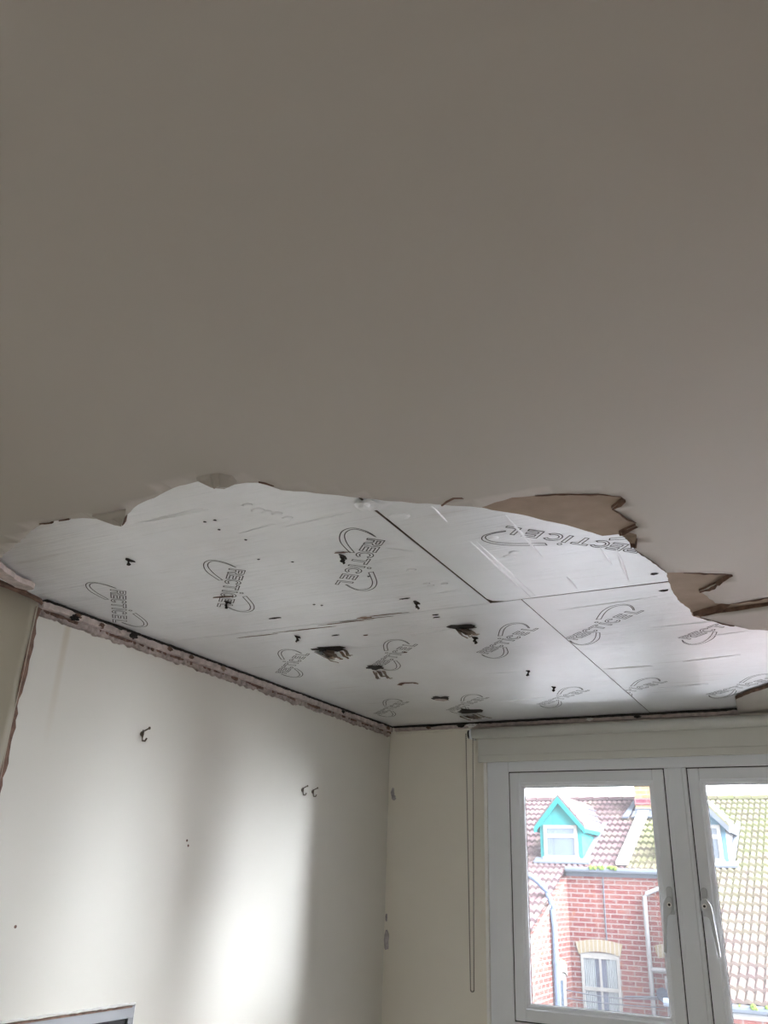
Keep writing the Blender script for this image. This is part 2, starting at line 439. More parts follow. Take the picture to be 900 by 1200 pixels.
def curl(px, drop, name='torn_edge_curl', mat='tear', wz=.004):
    pts = jag([onz(a_, c_, ZC + sag(*onz(a_, c_, ZC))) for a_, c_ in px], .010, .0015); b = bmesh.new(); prev = None
    n = len(pts)
    for i, (x, y) in enumerate(pts):
        sg = sag(x, y)
        d = -sg + drop * (.35 + .65 * math.sin(math.pi * (i + .4) / n)) * random.uniform(.5, 1.3)
        c = [b.verts.new((x, y, ZC + .006)), b.verts.new((x + .001, y + wz * .3, ZC - d)), b.verts.new((x + wz * .5, y + wz, ZC - d * .8)), b.verts.new((x + wz * .4, y + wz, ZC + .004))]
        if prev:
            for k in range(4): b.faces.new((prev[k], c[k], c[(k + 1) % 4], prev[(k + 1) % 4]))
        prev = c
    return obj(name, b, mat, ceil)
curl([(716.5, 596), (722, 592), (731, 585), (727, 582)], .007)
curl([(716.5, 596), (732, 606), (744, 612)], .004)
curl([(725, 625), (736, 620), (745.4, 616)], .009)
curl([(745, 629), (744, 638), (738, 638)], .008)
curl([(819, 693), (830, 690), (839, 684), (857, 673)], .008)
curl([(812, 721), (825, 717), (839, 714), (854, 708)], .009)
curl([(854, 708), (900, 700), (950, 692)], .003)
curl([(800, 671), (830, 672), (857, 673)], .002)
curl([(626, 580.5), (650, 578.5), (700, 578.5), (727, 581.5)], .003)
curl([(516, 592), (522, 587), (530, 583), (541, 583)], .003)
curl([(302, 565), (310, 566), (318, 570)], .005)
curl([(744, 645), (755, 652), (770, 662.5), (779, 670)], .002)
curl([(142, 616), (145, 610), (146, 605)], .005)
curl([(45, 613), (52, 612), (60, 611)], .004)
curl([(68, 609), (74, 608), (80, 607)], .004)
curl([(820, 724), (842, 729), (859.5, 733)], .003)

def flap(px, drops, label, mat='ceil', th=.004):
    b = bmesh.new(); t_ = []; 
    for (x, y), d in zip(px, drops):
        # drop along the sight line's plane keeps the flap hinged on the ceiling edge
        X, Y = onz(x, y, ZC); sg = sag(X, Y); X, Y = onz(x, y, ZC + sg - d - .004); t_.append((X, Y, ZC + sg - d - .004))
    cx = sum(p[0] for p in t_) / len(t_); cy = sum(p[1] for p in t_) / len(t_); cz = sum(p[2] for p in t_) / len(t_)
    a = [b.verts.new(p) for p in t_]; c = b.verts.new((cx, cy, cz))
    e = [b.verts.new((p[0], p[1], p[2] + th)) for p in t_]; f = b.verts.new((cx, cy, cz + th))
    n = len(a)
    for i in range(n):
        j = (i + 1) % n
        b.faces.new((a[i], a[j], c)); b.faces.new((e[j], e[i], f)); b.faces.new((a[i], e[i], e[j], a[j]))
    return obj('plaster_flap', b, mat, ceil, label=label)
flap([(108, 605.5), (125, 603), (147, 599), (145, 609), (142, 617), (134, 615.5), (124, 612), (116, 609)], [0, 0, 0, .006, .02, .016, .009, .004], 'pointed painted flap hanging from the torn edge')
flap([(230, 562), (240, 559), (246, 558), (248, 571), (241, 568)], [0, 0, 0, .016, .010], 'bent painted chip by the crack')
flap([(247, 558), (255, 557), (257, 569), (251, 573), (248.5, 571)], [0, 0, .012, .02, .018], 'bent painted chip, middle piece')
flap([(256, 557), (272, 560), (277, 566), (268, 571), (258, 571)], [0, 0, .003, .012, .014], 'bent painted chip, right piece')
flap([(728, 626), (737, 626), (746, 629), (744, 637), (739, 637), (733, 631)], [0, 0, .003, .012, .014, .008], 'brown torn paper chip hanging at the hole', 'paper')

# ------------------------------------------------------------------ insulation boards
def board(x0, x1, y0, y1, label, tilt=(0, 0), dz=0, nick=None):
    t_ = thing('insulation_board', label, 'insulation board', (x0, y0, ZF), 'foil-faced insulation boards above the hole')
    pts = [(x0, y0), (x1, y0), (x1, y1), (x0, y1)]
    if nick: pts = [p for p in pts if p != nick[0]]; 
    if nick: pts[nick[1]:nick[1]] = nick[2]
    def zf(x, y): return ZF + dz + tilt[0] * (x - x0) + tilt[1] * (y - y0)
    # foil face: a fine grid so that dents are real
    b = bmesh.new()
    a = [b.verts.new((x, y, zf(x, y))) for x, y in pts]; b.faces.new(a[::-1])
    g = [b.verts.new((x, y, zf(x, y) + .0008)) for x, y in pts]; b.faces.new(g)
    for i in range(len(a)): j = (i + 1) % len(a); b.faces.new((a[i], a[j], g[j], g[i]))
    obj('foil_facing', b, 'foil', t_)
    b = bmesh.new(); prism(b, [(x, y, zf(x, y) + .001) for x, y in pts], (0, 0, .075)); obj('foam_core', b, 'foam', t_)
    t_['_'] = 0; del t_['_']
    return t_, zf, (x0, x1, y0, y1)
XS1 = -.655; XS2 = -.581; YS = 1.752
F1 = board(XL + .002, XS1 - .002, .15, YS - .001, 'foil insulation board at near left, three diagonal prints in a row')
F2 = board(XS1 + .003, 1.5, .15, YS - .004, 'foil insulation board at near right of the diagonal joint, dented, beside the brown paper',
           tilt=(.003, -.0025), dz=.0035, nick=((XS1 + .003, YS - .004), 3, [(XS1 + .035, YS - .004), (XS1 + .010, YS - .016), (XS1 + .003, YS - .035)]))
B1 = board(XL + .002, XS2 - .0015, YS + .001, YW - .002, 'foil insulation board at far left corner with torn screw holes')
B2 = board(XS2 + .001, 2.2, YS + .001, YW - .002, 'foil insulation board above the window, smooth and bright')

# printed logo: outlined letters between two crescent arcs; frame = (advance, up) in millimetres
def arcp(cx, cy, rx, ry, a0, a1, n=14):
    return [(cx + rx * math.cos(math.radians(a0 + (a1 - a0) * i / n)), cy + ry * math.sin(math.radians(a0 + (a1 - a0) * i / n))) for i in range(n + 1)]
H = 17.5; K = 6.5
def L_E(x, w_=31): return [[(x, H), (x + w_, H), (x + w_, H - K), (x + K + 1, H - K), (x + K + 1, K / 2), (x + w_ - 2, K / 2), (x + w_ - 2, -K / 2), (x + K + 1, -K / 2), (x + K + 1, -H + K), (x + w_, -H + K), (x + w_, -H), (x, -H)]]
def L_C(x, w_=36):
    o = arcp(x + w_ / 2, 0, w_ / 2, H + .5, 38, 322); i = arcp(x + w_ / 2, 0, w_ / 2 - K, H - K + .5, 322, 38)[0:]
    i = arcp(x + w_ / 2, 0, w_ / 2 - K, H - K, 318, 42); return [o + i]
def L_R(x, w_=33): return [[(x, H), (x + w_ - 8, H)] + arcp(x + w_ - 10, H - 9.5, 10, 9.5, 80, -70, 7) + [(x + w_ - 10, -2), (x + w_, -H), (x + w_ - 9, -H), (x + w_ - 17, -2), (x + K, -2), (x + K, -H), (x, -H)],
                           [(x + K, H - 6), (x + w_ - 11, H - 6)] + arcp(x + w_ - 12, H - 9.5, 4.5, 3.5, 60, -60, 4) + [(x + K, H - 13)]]
def L_T(x, w_=34): return [[(x, H), (x + w_, H), (x + w_, H - K), (x + w_ / 2 + 4, H - K), (x + w_ / 2 + 4, -H), (x + w_ / 2 - 4, -H), (x + w_ / 2 - 4, H - K), (x, H - K)]]
def L_I(x): return [[(x, H), (x + 8, H), (x + 8, -H), (x, -H)]]
def L_L(x, w_=29): return [[(x, H), (x + K + 1, H), (x + K + 1, -H + K), (x + w_, -H + K), (x + w_, -H), (x, -H)]]
LOGO = L_R(0) + L_E(38) + L_C(73) + L_T(111) + L_I(157) + L_C(173) + L_E(218) + L_L(265)
LOGO.append(arcp(163, 28, 4.5, 4, 0, 345, 8))
def crescent(o, i): return o + i[::-1]
def smooth(pts, n=5):
    out = []; P = [pts[0]] + pts + [pts[-1]]
    for i in range(1, len(P) - 2):
        for j in range(n):
            t = j / n; a, b, c, d = P[i - 1], P[i], P[i + 1], P[i + 2]
            out.append(tuple(.5 * (2 * b[k] + (c[k] - a[k]) * t + (2 * a[k] - 5 * b[k] + 4 * c[k] - d[k]) * t * t + (3 * b[k] - a[k] - 3 * c[k] + d[k]) * t ** 3) for k in (0, 1)))
    return out + [pts[-1]]
LOGO.append(crescent(smooth([(-13, -4), (-34, -28), (-41, -56), (-24, -71), (6, -72), (43, -61), (88, -32)]), smooth([(-14, -6), (-30, -29), (-36, -52), (-22, -63), (4, -63), (43, -48), (84, -24)])))
LOGO.append(crescent(smooth([(183, 42), (242, 66), (283, 72), (310, 63), (317, 42), (306, 22), (288, 5)]), smooth([(191, 34), (246, 57), (283, 63), (303, 57), (312, 42), (303, 24), (287, 8)])))
def logo(bd, sx, sy, ang, length=.288):
    par, zf, (x0, x1, y0, y1) = bd
    k = length / 294.; a = math.radians(ang); ax = Vector((math.cos(a), math.sin(a))); up = Vector((math.sin(a), -math.cos(a)))
    b = bmesh.new(); wd = .00115
    for poly in LOGO:
        pts = [Vector((sx, sy)) + ax * (p[0] * k) + up * (p[1] * k) for p in poly]; n = len(pts); ring = []
        for i in range(n):
            p = pts[i]; d1 = (p - pts[i - 1]); d2 = (pts[(i + 1) % n] - p)
            d1 = d1.normalized() if d1.length > 1e-7 else d2.normalized(); d2 = d2.normalized() if d2.length > 1e-7 else d1
            nn = Vector((-(d1 + d2).y, (d1 + d2).x))
            nn = nn.normalized() if nn.length > 1e-5 else Vector((-d1.y, d1.x))
            sc = 1 / max(.45, nn.dot(Vector((-d1.y, d1.x))))
            ring.append((b.verts.new((*(p + nn * wd * sc), 0)), b.verts.new((*(p - nn * wd * sc), 0))))
        for i in range(n):
            j = (i + 1) % n; b.faces.new((ring[i][0], ring[j][0], ring[j][1], ring[i][1]))
    for co, no in (((x0 + .001, 0, 0), (-1, 0, 0)), ((x1 - .001, 0, 0), (1, 0, 0)), ((0, y0 + .001, 0), (0, -1, 0)), ((0, y1 - .001, 0), (0, 1, 0))):
        bmesh.ops.bisect_plane(b, geom=b.verts[:] + b.edges[:] + b.faces[:], plane_co=co, plane_no=no, clear_outer=True)
    for v in b.verts: v.co.z = zf(v.co.x, v.co.y) - .0004
    obj('printed_logo', b, 'ink', par)
for (x, y) in ((-.717, 1.298), (-1.074, 1.334), (-1.425, 1.343)): logo(F1, x, y, 133)
logo(F2, -.27, 1.548, -136)
for (x, y) in ((-1.540, 2.190), (-1.197, 2.205), (-.842, 2.172)): logo(B1, x, y, -42.5)
for (x, y) in ((-1.572, 2.915), (-1.268, 2.932), (-.912, 2.925)): logo(B1, x, y, -42)
for (x, y) in ((-.57, 2.115), (-.300, 2.210), (-.655, 2.875), (-.335, 2.930), (.06, 2.20), (.42, 2.21)): logo(B2, x, y, -42)

# tears, screw holes and hanging scraps in the boards
def blob(bd, px, py, rx, ry, rot=0, mat='dark', name='screw_hole', n=11, rag=.35, th=.001):
    par, zf, _ = bd; cx, cy = onz(px, py, ZF); b = bmesh.new(); pts = []
    for i in range(n):
        a = math.tau * i / n; rr = 1 + random.uniform(-rag, rag)
        x = rx * rr * math.cos(a); y = ry * rr * math.sin(a); c, s = math.cos(rot), math.sin(rot)
        X, Y = cx + x * c - y * s, cy + x * s + y * c
        pts.append((X, Y, zf(X, Y) - .0006))
    prism(b, pts, (0, 0, -th)); return obj(name, b, mat, par)
def scrap(bd, px, py, size, n=5, mats=('tear', 'gypsum', 'foam'), droop=.02):
    par, zf, _ = bd; cx, cy = onz(px, py, ZF)
    for k in range(n):
        a = random.uniform(0, math.tau); r0 = size * random.uniform(.1, .7); b = bmesh.new()
        px_, py_ = cx + 1.5 * r0 * math.cos(a), cy + r0 * .6 * math.sin(a); L = size * random.uniform(.5, 1.0); w_ = L * random.uniform(.45, .9)
        d = random.uniform(-.7, .7); ax = Vector((math.cos(d), math.sin(d))); prev = None
        for i in range(5):
            t = i / 4; c = Vector((px_, py_)) + ax * L * t; ww = w_ * (1 - t * .55) * random.uniform(.6, 1.2); nn = Vector((-ax.y, ax.x)) * ww / 2
            z = zf(c.x, c.y) - .001 - droop * random.uniform(.6, 1) * math.sin(t * 1.5)
            ring = [b.verts.new((c.x + nn.x, c.y + nn.y, z)), b.verts.new((c.x - nn.x, c.y - nn.y, z - .002)), b.verts.new((c.x - nn.x, c.y - nn.y, z - .0005)), b.verts.new((c.x + nn.x, c.y + nn.y, z + .0015))]
            if prev:
                for q in range(4): b.faces.new((prev[q], ring[q], ring[(q + 1) % 4], prev[(q + 1) % 4]))
            else: b.faces.new(ring)
            prev = ring
        b.faces.new(prev[::-1]); obj('torn_scrap', b, random.choice(mats), par)
def screw_tag(bd, px, py):
    par, zf, _ = bd; cx, cy = onz(px, py, ZF); b = bmesh.new()
    for k in range(3):
        z0_ = zf(cx, cy); dx = random.uniform(-.005, .005); dy = random.uniform(-.004, .004)
        tube(b, [(cx + dx, cy + dy, z0_), (cx + dx * .4, cy - .002, z0_ - .006), (cx - dx, cy + dy, z0_ - random.uniform(.010, .018))], [.0035, .0016, .0030], 6)
    obj('torn_scrap', b, 'dark', par)
for bd, x, y in ((F1, 152, 656), (F1, 402, 652), (F1, 266, 705), (F1, 489, 706), (B1, 349, 746), (B1, 557, 747), (B1, 619, 786), (B1, 649, 805)):
    blob(bd, x, y, .006, .013, 0); screw_tag(bd, x, y)
blob(F1, 264, 699, .022, .004, .2, 'tear', 'scuff', rag=.6); blob(F1, 400, 647, .016, .003, .2, 'tear', 'scuff', rag=.6)
blob(F1, 475, 701, .012, .003); blob(F2, 766, 672.5, .008, .006); blob(B2, 778, 691.5, .009, .006)
blob(B1, 393, 744, .010, .003); blob(B1, 511, 720, .008, .003); blob(B1, 511, 723, .008, .003); blob(F1, 322, 724, .022, .004, .05)
blob(B1, 428, 744, .007, .003, 0, 'tear'); blob(B1, 400, 772, .006, .004, 0, 'tear'); blob(B1, 475, 764, .006, .004, 0, 'tear')
blob(F1, 427, 723.5, .016, .006, 0, 'paper', 'scuff', rag=.5)
for bd, x, y in ((F1, 240, 611), (F1, 252, 609), (F1, 257, 620), (F1, 303, 655), (F1, 343, 658), (F1, 368, 708), (F1, 377, 709), (F1, 288, 632), (F1, 432, 675)):
    blob(bd, x, y, .003, .0025, 0, 'ink', 'speck', n=7)
blob(B1, 386, 760, .046, .026, .1, 'dark', 'torn_hole', 18, .35); scrap(B1, 386, 764, .055, 8, ('scrap', 'paper', 'scrap'), .030)
blob(B1, 541, 734, .036, .020, .1, 'dark', 'torn_hole', 18, .3); scrap(B1, 541, 737, .045, 7, ('scrap', 'paper', 'foam'), .024)
blob(B1, 440, 782, .028, .026, 0, 'dark', 'torn_hole', 16, .3); scrap(B1, 441, 787, .035, 6, ('scrap', 'gypsum'), .028)
blob(B1, 478, 801, .034, .022, 0, 'tear', 'torn_hole', 16, .2); blob(B1, 479.5, 801.5, .028, .015, 0, 'foil', 'torn_scrap', 14, .2, .003); blob(B1, 479, 802, .008, .009)
blob(B1, 516, 818, .034, .030, 0, 'dark', 'torn_hole', 16, .3); blob(B1, 517, 819, .020, .014, 0, 'gypsum', 'torn_scrap', 8, .4, .004)
blob(B1, 550, 833, .045, .045, 0, 'dark', 'torn_hole', 18, .35); scrap(B1, 552, 838, .06, 8, ('scrap', 'gypsum', 'tear'), .016)
blob(B2, 783, 800, .0001, .0001) if False else None
# raised creases pressed into the foil
def crease(bd, x0_, y0_, x1_, y1_, r_=.0016):
    par, zf, _ = bd; a = onz(x0_, y0_, ZF); c = onz(x1_, y1_, ZF); b = bmesh.new(); n = 24; pts = []; rr = []
    for i in range(n + 1):
        t = i / n; x = a[0] + (c[0] - a[0]) * t; y = a[1] + (c[1] - a[1]) * t + .0015 * noise.noise(Vector((t * 6, x0_, 0))); pts.append((x, y, zf(x, y))); rr.append(r_ * (.25 + math.sin(math.pi * t)) * random.uniform(.8, 1.2))
    tube(b, pts, rr, 8); obj('foil_crease', b, 'foil', par, True)
for q in ((F2, 551, 635, 622, 700, .0028), (F2, 558, 635, 627, 698, .002), (F2, 592, 604, 636, 654, .0024), (F2, 505, 593, 524, 612), (F2, 703, 641, 717, 662, .0024), (F2, 722, 643, 737, 682, .0028), (F2, 664, 676, 676, 690, .0024),
          (F1, 157, 614, 245, 597), (F1, 175, 609, 238, 596), (F1, 280, 625, 322, 614), (F1, 330, 618, 412, 600, .002), (F1, 450, 642, 488, 646), (F1, 500, 697, 540, 691),
          (B1, 560, 790, 625, 786, .002), (B1, 480, 744, 560, 733), (B1, 560, 824, 640, 817, .003), (B2, 655, 715, 770, 699, .002), (B2, 760, 736, 890, 722, .002), (B2, 706, 784, 765, 780, .0028), (B2, 800, 775, 868, 767, .0028), (B2, 770, 806, 830, 801, .003), (B2, 830, 745, 880, 739)):
    crease(*q)
for px_, py_, r_ in ((290, 592, 4), (302, 598, 5), (312, 600, 4), (325, 602, 4), (337, 607, 4), (467, 606, 8), (578, 631, 4), (597, 652, 5), (602, 648, 4), (482, 668, 4), (500, 684, 3), (505, 686, 3), (521, 684, 3)):
    cx_, cy_ = onz(px_, py_, ZF); bd_ = F2 if px_ > 440 and py_ < 660 else F1; b = bmesh.new(); bmesh.ops.create_icosphere(b, subdivisions=2, radius=1)
    for v in b.verts: v.co = Vector((cx_ + v.co.x * .0028 * r_, cy_ + v.co.y * .0020 * r_ , bd_[1](cx_, cy_) + v.co.z * .0022))
    obj('foil_dent', b, 'foil', bd_[0], True)
# seam dirt: smear of brown along the cross joint on the near edge
for (x, y, l) in ((430, 724, .06), (405, 728, .07), (452, 719, .05), (360, 736, .08), (300, 744, .06)):
    blob(B1, x, y + 1, l, .0022, 0.02, 'tear', 'scuff', 14, .5, .0004)

# crumpled tape scrap at the head of the diagonal joint
def crumple(px, py, r, mat, label, cat, name, par=None):
    cx, cy = onz(px, py, ZF); b = bmesh.new(); bmesh.ops.create_icosphere(b, subdivisions=3, radius=1)
    for v in b.verts:
        n_ = noise.noise(v.co * 2.6 + Vector((px, 0, 0))); v.co = v.co * (1 + .5 * n_); v.co = Vector((v.co.x * r[0] + cx, v.co.y * r[1] + cy, v.co.z * r[2] + ZF - r[2] * .7))
    return obj(name, b, mat, par)
tag(crumple(431, 590, (.022, .022, .006), 'foil', '', '', 'foil_scrap'), 'crumpled foil tape scrap at the head of the diagonal joint', 'scrap')

# ------------------------------------------------------------------ remnants of plasterboard along the walls
def ragged_strip(name, along, a0, a1, base, wmin, wmax, z0, z1, mat, label, cat, seed, freq=9, za=.003):
    """horizontal strip; along='y' hugs the left wall, along='x' hugs the window wall"""
    random.seed(seed); b = bmesh.new(); n = int((a1 - a0) / .008); prev = None
    for i in range(n + 1):
        s = a0 + (a1 - a0) * i / n
        nz = noise.noise(Vector((s * freq, seed, 0))) * .5 + noise.noise(Vector((s * freq * 5, seed, 4))) * .3 + .5
        wd = wmin + (wmax - wmin) * max(0, min(1, nz)) + random.uniform(-.0012, .0012)
        zz = min(z1 - .001, z0 + za * noise.noise(Vector((s * 14, seed, 9))) + za * .7 * noise.noise(Vector((s * 55, seed, 2))) + random.uniform(-.12, .12) * za)
        if along == 'y': ps = [(base, s, zz), (base + wd, s, zz + .002), (base + wd, s, z1), (base, s, z1)]
        else: ps = [(s, base, zz), (s, base - wd, zz + .002), (s, base - wd, z1), (s, base, z1)]
        ring = [b.verts.new(p) for p in ps]
        if prev:
            for q in range(4): b.faces.new((prev[q], ring[q], ring[(q + 1) % 4], prev[(q + 1) % 4]))
        else: b.faces.new(ring)
        prev = ring
    b.faces.new(prev[::-1]); o = obj(name, b, mat)
    return tag(o, label, cat) if label else o
tag_strip = 'plasterboard remnant'
r1 = ragged_strip('plasterboard_remnant', 'y', 1.33, 3.205, XL, .012, .026, ZC - .006, ZF - .004, 'gypsum', 'ragged pinkish plasterboard strip left along the top of the left wall', tag_strip, 3)
r1b = ragged_strip('broken_skim', 'y', 1.33, 3.205, XL, .003, .013, ZC - .023, ZC - .007, 'skim', None, None, 11, 11, .008); r1b.parent = r1
r1c = ragged_strip('gap_shade_strip', 'y', 1.33, 3.20, XL, .024, .031, ZF - .006, ZF - .0005, 'dark', None, None, 5, 6); r1c.parent = r1  # near-black strip stands for shade in the gap under the foil
r1d = ragged_strip('broken_skim', 'y', 1.33, 3.205, XL, .001, .016, ZC - .014, ZC - .006, 'tear', None, None, 41, 22, .006); r1d.parent = r1
r2 = ragged_strip('plasterboard_remnant', 'x', XL + .03, -.28, YW, .010, .026, ZC - .004, ZF - .006, 'gypsum', 'thin ragged plasterboard strip left above the roller blind', tag_strip, 21)
r2c = ragged_strip('gap_shade_strip', 'x', XL + .03, -.24, YW, .030, .040, ZF - .007, ZF - .0005, 'dark', None, None, 8, 6); r2c.parent = r2  # same painted gap shade along the window wall
r2b = ragged_strip('broken_skim', 'x', XL + .03, -.28, YW, .004, .007, ZC - .012, ZC - .004, 'wall', None, None, 31, 10, .004); r2b.parent = r2
# dangling chips on the strips
def chip(x, y, z, sx, sy, sz, mat, par=None, rot=0):
    b = bmesh.new(); bmesh.ops.create_icosphere(b, subdivisions=3, radius=1)
    for v in b.verts:
        n_ = 1 + .6 * noise.noise(v.co * 1.9 + Vector((x * 31, y * 17, z)))
        n_ *= 1 + .5 * noise.noise(v.co * 4.5 + Vector((y * 23, x * 11, 5))); a, c = v.co.x * sx * n_, v.co.y * sy * n_
        v.co = Vector((x + a * math.cos(rot) - c * math.sin(rot), y + a * math.sin(rot) + c * math.cos(rot), z + v.co.z * sz * n_))
    o = obj('plaster_chip', b, mat, par); return o
for (px, py, s, mt) in ((88, 724, 1.0, 'dark'), (92, 722, .8, 'tear'), (157, 741, 1.0, 'dark'), (146, 738, .9, 'gypsum'), (255, 772, 1.0, 'gypsum'), (263, 776, .9, 'paper'), (313, 793, .9, 'gypsum'),
                        (358, 811, .8, 'gypsum'), (403, 830, .7, 'dark'), (447, 851, 1.6, 'gypsum'), (455, 853, 1.0, 'tear'), (200, 757, .8, 'tear'), (225, 768, .8, 'tear'), (120, 733, .8, 'tear')):
    y_, z_ = onx(px, py, XL + .022); chip(XL + .020, y_, min(z_, ZC + .004), .007 * s, .012 * s, .007 * s, mt, r1)
for (px, py, s, mt) in ((552, 838, 1.5, 'caulk'), (540, 838, 1.2, 'dark'), (562, 836, 1.1, 'gypsum'), (690, 825, 1.0, 'caulk'), (857, 820, 1.6, 'gypsum'), (745, 825, .9, 'dark'), (502, 846, .8, 'tear')):
    x_, z_ = ony(px, py, YW - .022); chip(x_, YW - .02, min(z_, ZC + .004), .013 * s, .006 * s, .005 * s, mt, r2)

for k in range(9):
    x_, z_ = ony(536 + k * 4.2, 839 + random.uniform(-1.5, 2), YW - .034); chip(x_, YW - .034, z_, .006, .004, .004, ('caulk', 'gypsum', 'tear', 'caulk')[k % 4], r2, k)
# peeling strip and loose wallboard at the far left
XB = XL + .095
def board_x(y, ye):
    t = max(0, (y - (ye - .15)) / .15); return XL + .062 + .033 * t ** 2
lw = thing('loose_wallboard', 'olive painted wallboard proud of the left wall at far left, torn brown edge', 'wallboard', (XL, .4, 0))
ye0 = onx(43, 715, XB)[0]
top_px = [(0, 681), (14, 690), (27, 697), (36, 703), (42, 712)]
b = bmesh.new(); prev = None; N = 60; yA = .3
for i in range(N + 1):
    y = yA + (ye0 - yA) * (i / N); x = board_x(y, ye0)
    ztop = ZC - .003 - .014 * max(0, (y - (ye0 - .10)) / .10) ** 2 + .003 * noise.noise(Vector((y * 25, 0, 0)))
    ring = []
    cols = 26
    ring = [b.verts.new((x + (.004 * noise.noise(Vector((y * 3, k * .5, 1))) if 0 < k < cols else 0), y + (random.uniform(-.003, .003) if i == N else 0), ztop * k / cols)) for k in range(cols + 1)]
    if prev:
        for k in range(cols): b.faces.new((prev[k], ring[k], ring[k + 1], prev[k + 1]))
    prev = ring
fc = b.faces[:]
bmesh.ops.recalc_face_normals(b, faces=fc)
gg = bmesh.ops.extrude_face_region(b, geom=fc)
for e in gg['geom']:
    if isinstance(e, bmesh.types.BMVert): e.co.x -= .012
obj('painted_face', b, 'board', lw, smooth=False)
for o_ in lw.children:
    for p in o_.data.polygons: p.use_smooth = abs(p.normal.x) > .5
# torn paper fringe past the edge
b = bmesh.new(); prev = None; random.seed(4); xe_ = board_x(ye0, ye0)
for i in range(150):
    z = (ZC - .034) * (1 - i / 149.); wd = .010 + .007 * noise.noise(Vector((z * 16, 2, 0))) + .005 * noise.noise(Vector((z * 60, 2, 0))) + random.uniform(-.001, .001)
    if z > ZC - .3: wd += .005 * (z - (ZC - .3)) / .27
    ring = [b.verts.new((xe_ - .001, ye0 - .003, z)), b.verts.new((xe_ - .004, ye0 + wd, z)), b.verts.new((xe_ - .010, ye0 + wd * .8, z)), b.verts.new((xe_ - .010, ye0 - .003, z))]
    if prev:
        for q in range(4): b.faces.new((prev[q], ring[q], ring[(q + 1) % 4], prev[(q + 1) % 4]))
    prev = ring
obj('torn_paper_edge', b, 'tear', lw, label='dark brown torn paper edge')
# ragged top: brown line and whitish plaster fragment between wallboard and foil
b = bmesh.new(); pts = [onz(x, y, ZC - .003) for x, y in [(-30, 645), (0, 665), (12, 674), (21, 681), (36, 687), (40, 690), (30, 693), (18, 689), (8, 682), (0, 677), (-30, 662)]]
pts = jag(pts, .01, .002, True); prism(b, [(x, y, ZC - .003) for x, y in pts], (0, 0, .012)); bmesh.ops.triangulate(b, faces=b.faces[:])
tag(obj('plaster_fragment', b, 'gypsum'), 'whitish broken plaster fragment wedged between foil and loose wallboard, far left', 'plaster')
b = bmesh.new(); prev = None
for i in range(100):
    y = ye0 - .60 + .61 * i / 99; x = board_x(min(y, ye0), ye0); d = .010 * max(0, (y - (ye0 - .10)) / .10) ** 2
    h = .009 + .005 * noise.noise(Vector((y * 40, 1, 1)))
    z = ZC - .004 - d * 1.6; ring = [b.verts.new((x + .001, y, z - h * .6)), b.verts.new((x + .004, y, z)), b.verts.new((x - .002, y, z + h)), b.verts.new((x - .008, y, z))]
    if prev:
        for q in range(4): b.faces.new((prev[q], ring[q], ring[(q + 1) % 4], prev[(q + 1) % 4]))
    prev = ring
obj('torn_top_edge', b, 'tear', lw, label='brown torn top edge')

# ------------------------------------------------------------------ marks, hooks and panel on the left wall
def hook(px, py, label, k=1.0, mat='brass'):
    y, z = onx(px, py, XL); t_ = thing('picture_hook', label, 'hook', (XL, y, z), 'picture hooks on the left wall')
    b = bmesh.new(); tube(b, [(XL - .002, y + .003 * k, z + .012 * k), (XL + .004, y + .001, z + .006 * k), (XL + .005, y - .001 * k, z - .006 * k), (XL + .007, y - .001 * k, z - .014 * k), (XL + .014, y + .001 * k, z - .015 * k), (XL + .016, y + .004 * k, z - .008 * k)], .0022 * k, 8)
    obj('hook_wire', b, mat, t_, True)
    b = bmesh.new(); tube(b, [(XL - .006, y + .001, z + .004 * k), (XL + .016, y + .008 * k, z + .016 * k)], .0018 * k, 8); cyl(b, (XL + .0155, y + .008 * k, z + .016 * k), .0036 * k, .0015, 'x', 12)
    obj('nail', b, mat, t_)
    b = bmesh.new(); cyl(b, (XL, y, z + .002 * k), .006 * k, .002, 'x', 12); obj('plate', b, 'brass', t_)
hook(166, 861, 'dark picture hook at upper left of the wall, alone', 1.15)
hook(354, 926.5, 'small picture hook, left one of the close pair', 1.0)
hook(366, 928.5, 'small picture hook, right one of the close pair', .95)
for px, py, lb in ((219, 985, 'tiny nail hole, upper of two on the left wall'), (220.5, 991, 'tiny nail hole, lower of two on the left wall'), (18, 1086, 'tiny nail hole above the grey framed panel')):
    y, z = onx(px, py, XL); b = bmesh.new(); cyl(b, (XL - .0005, y, z), .0035, .0012, 'x', 10); tag(obj('nail_hole', b, 'tear'), lb, 'hole', 'nail holes in the left wall')
# knocked patches in the corner
def patch(x, z, w_, h_, mat, label):
    b = bmesh.new(); n = 22; ps = []
    for i in range(n):
        a = math.tau * i / n; rr = 1 + .4 * noise.noise(Vector((math.cos(a) * 2 + z * 9, math.sin(a) * 2, 7)))
        ps.append((x + w_ * rr * math.cos(a), YW + .0005, z + h_ * rr * math.sin(a)))
    prism(b, ps, (0, -.0022, 0)); bmesh.ops.triangulate(b, faces=b.faces[:])
    return tag(obj('plaster_patch', b, mat), label, 'plaster damage', 'knocked plaster patches in the corner')
M['patch'] = plain('knocked_plaster', (.40, .37, .38), .9, var=.4, nscale=45, bstr=.8, bscale=80, bdist=.003)
patch(XL + .020, CAMZ + .335, .008, .020, 'patch', 'uppermost small knocked plaster patch in the corner'); patch(XL + .026, CAMZ + .315, .010, .010, 'patch', 'small knocked patch just below the uppermost one in the corner')
patch(XL + .008, CAMZ - .130, .004, .014, 'patch', 'short thin knock in the corner above the largest patch'); patch(XL + .012, CAMZ - .208, .011, .036, 'patch', 'largest, lowest knocked plaster patch in the corner')

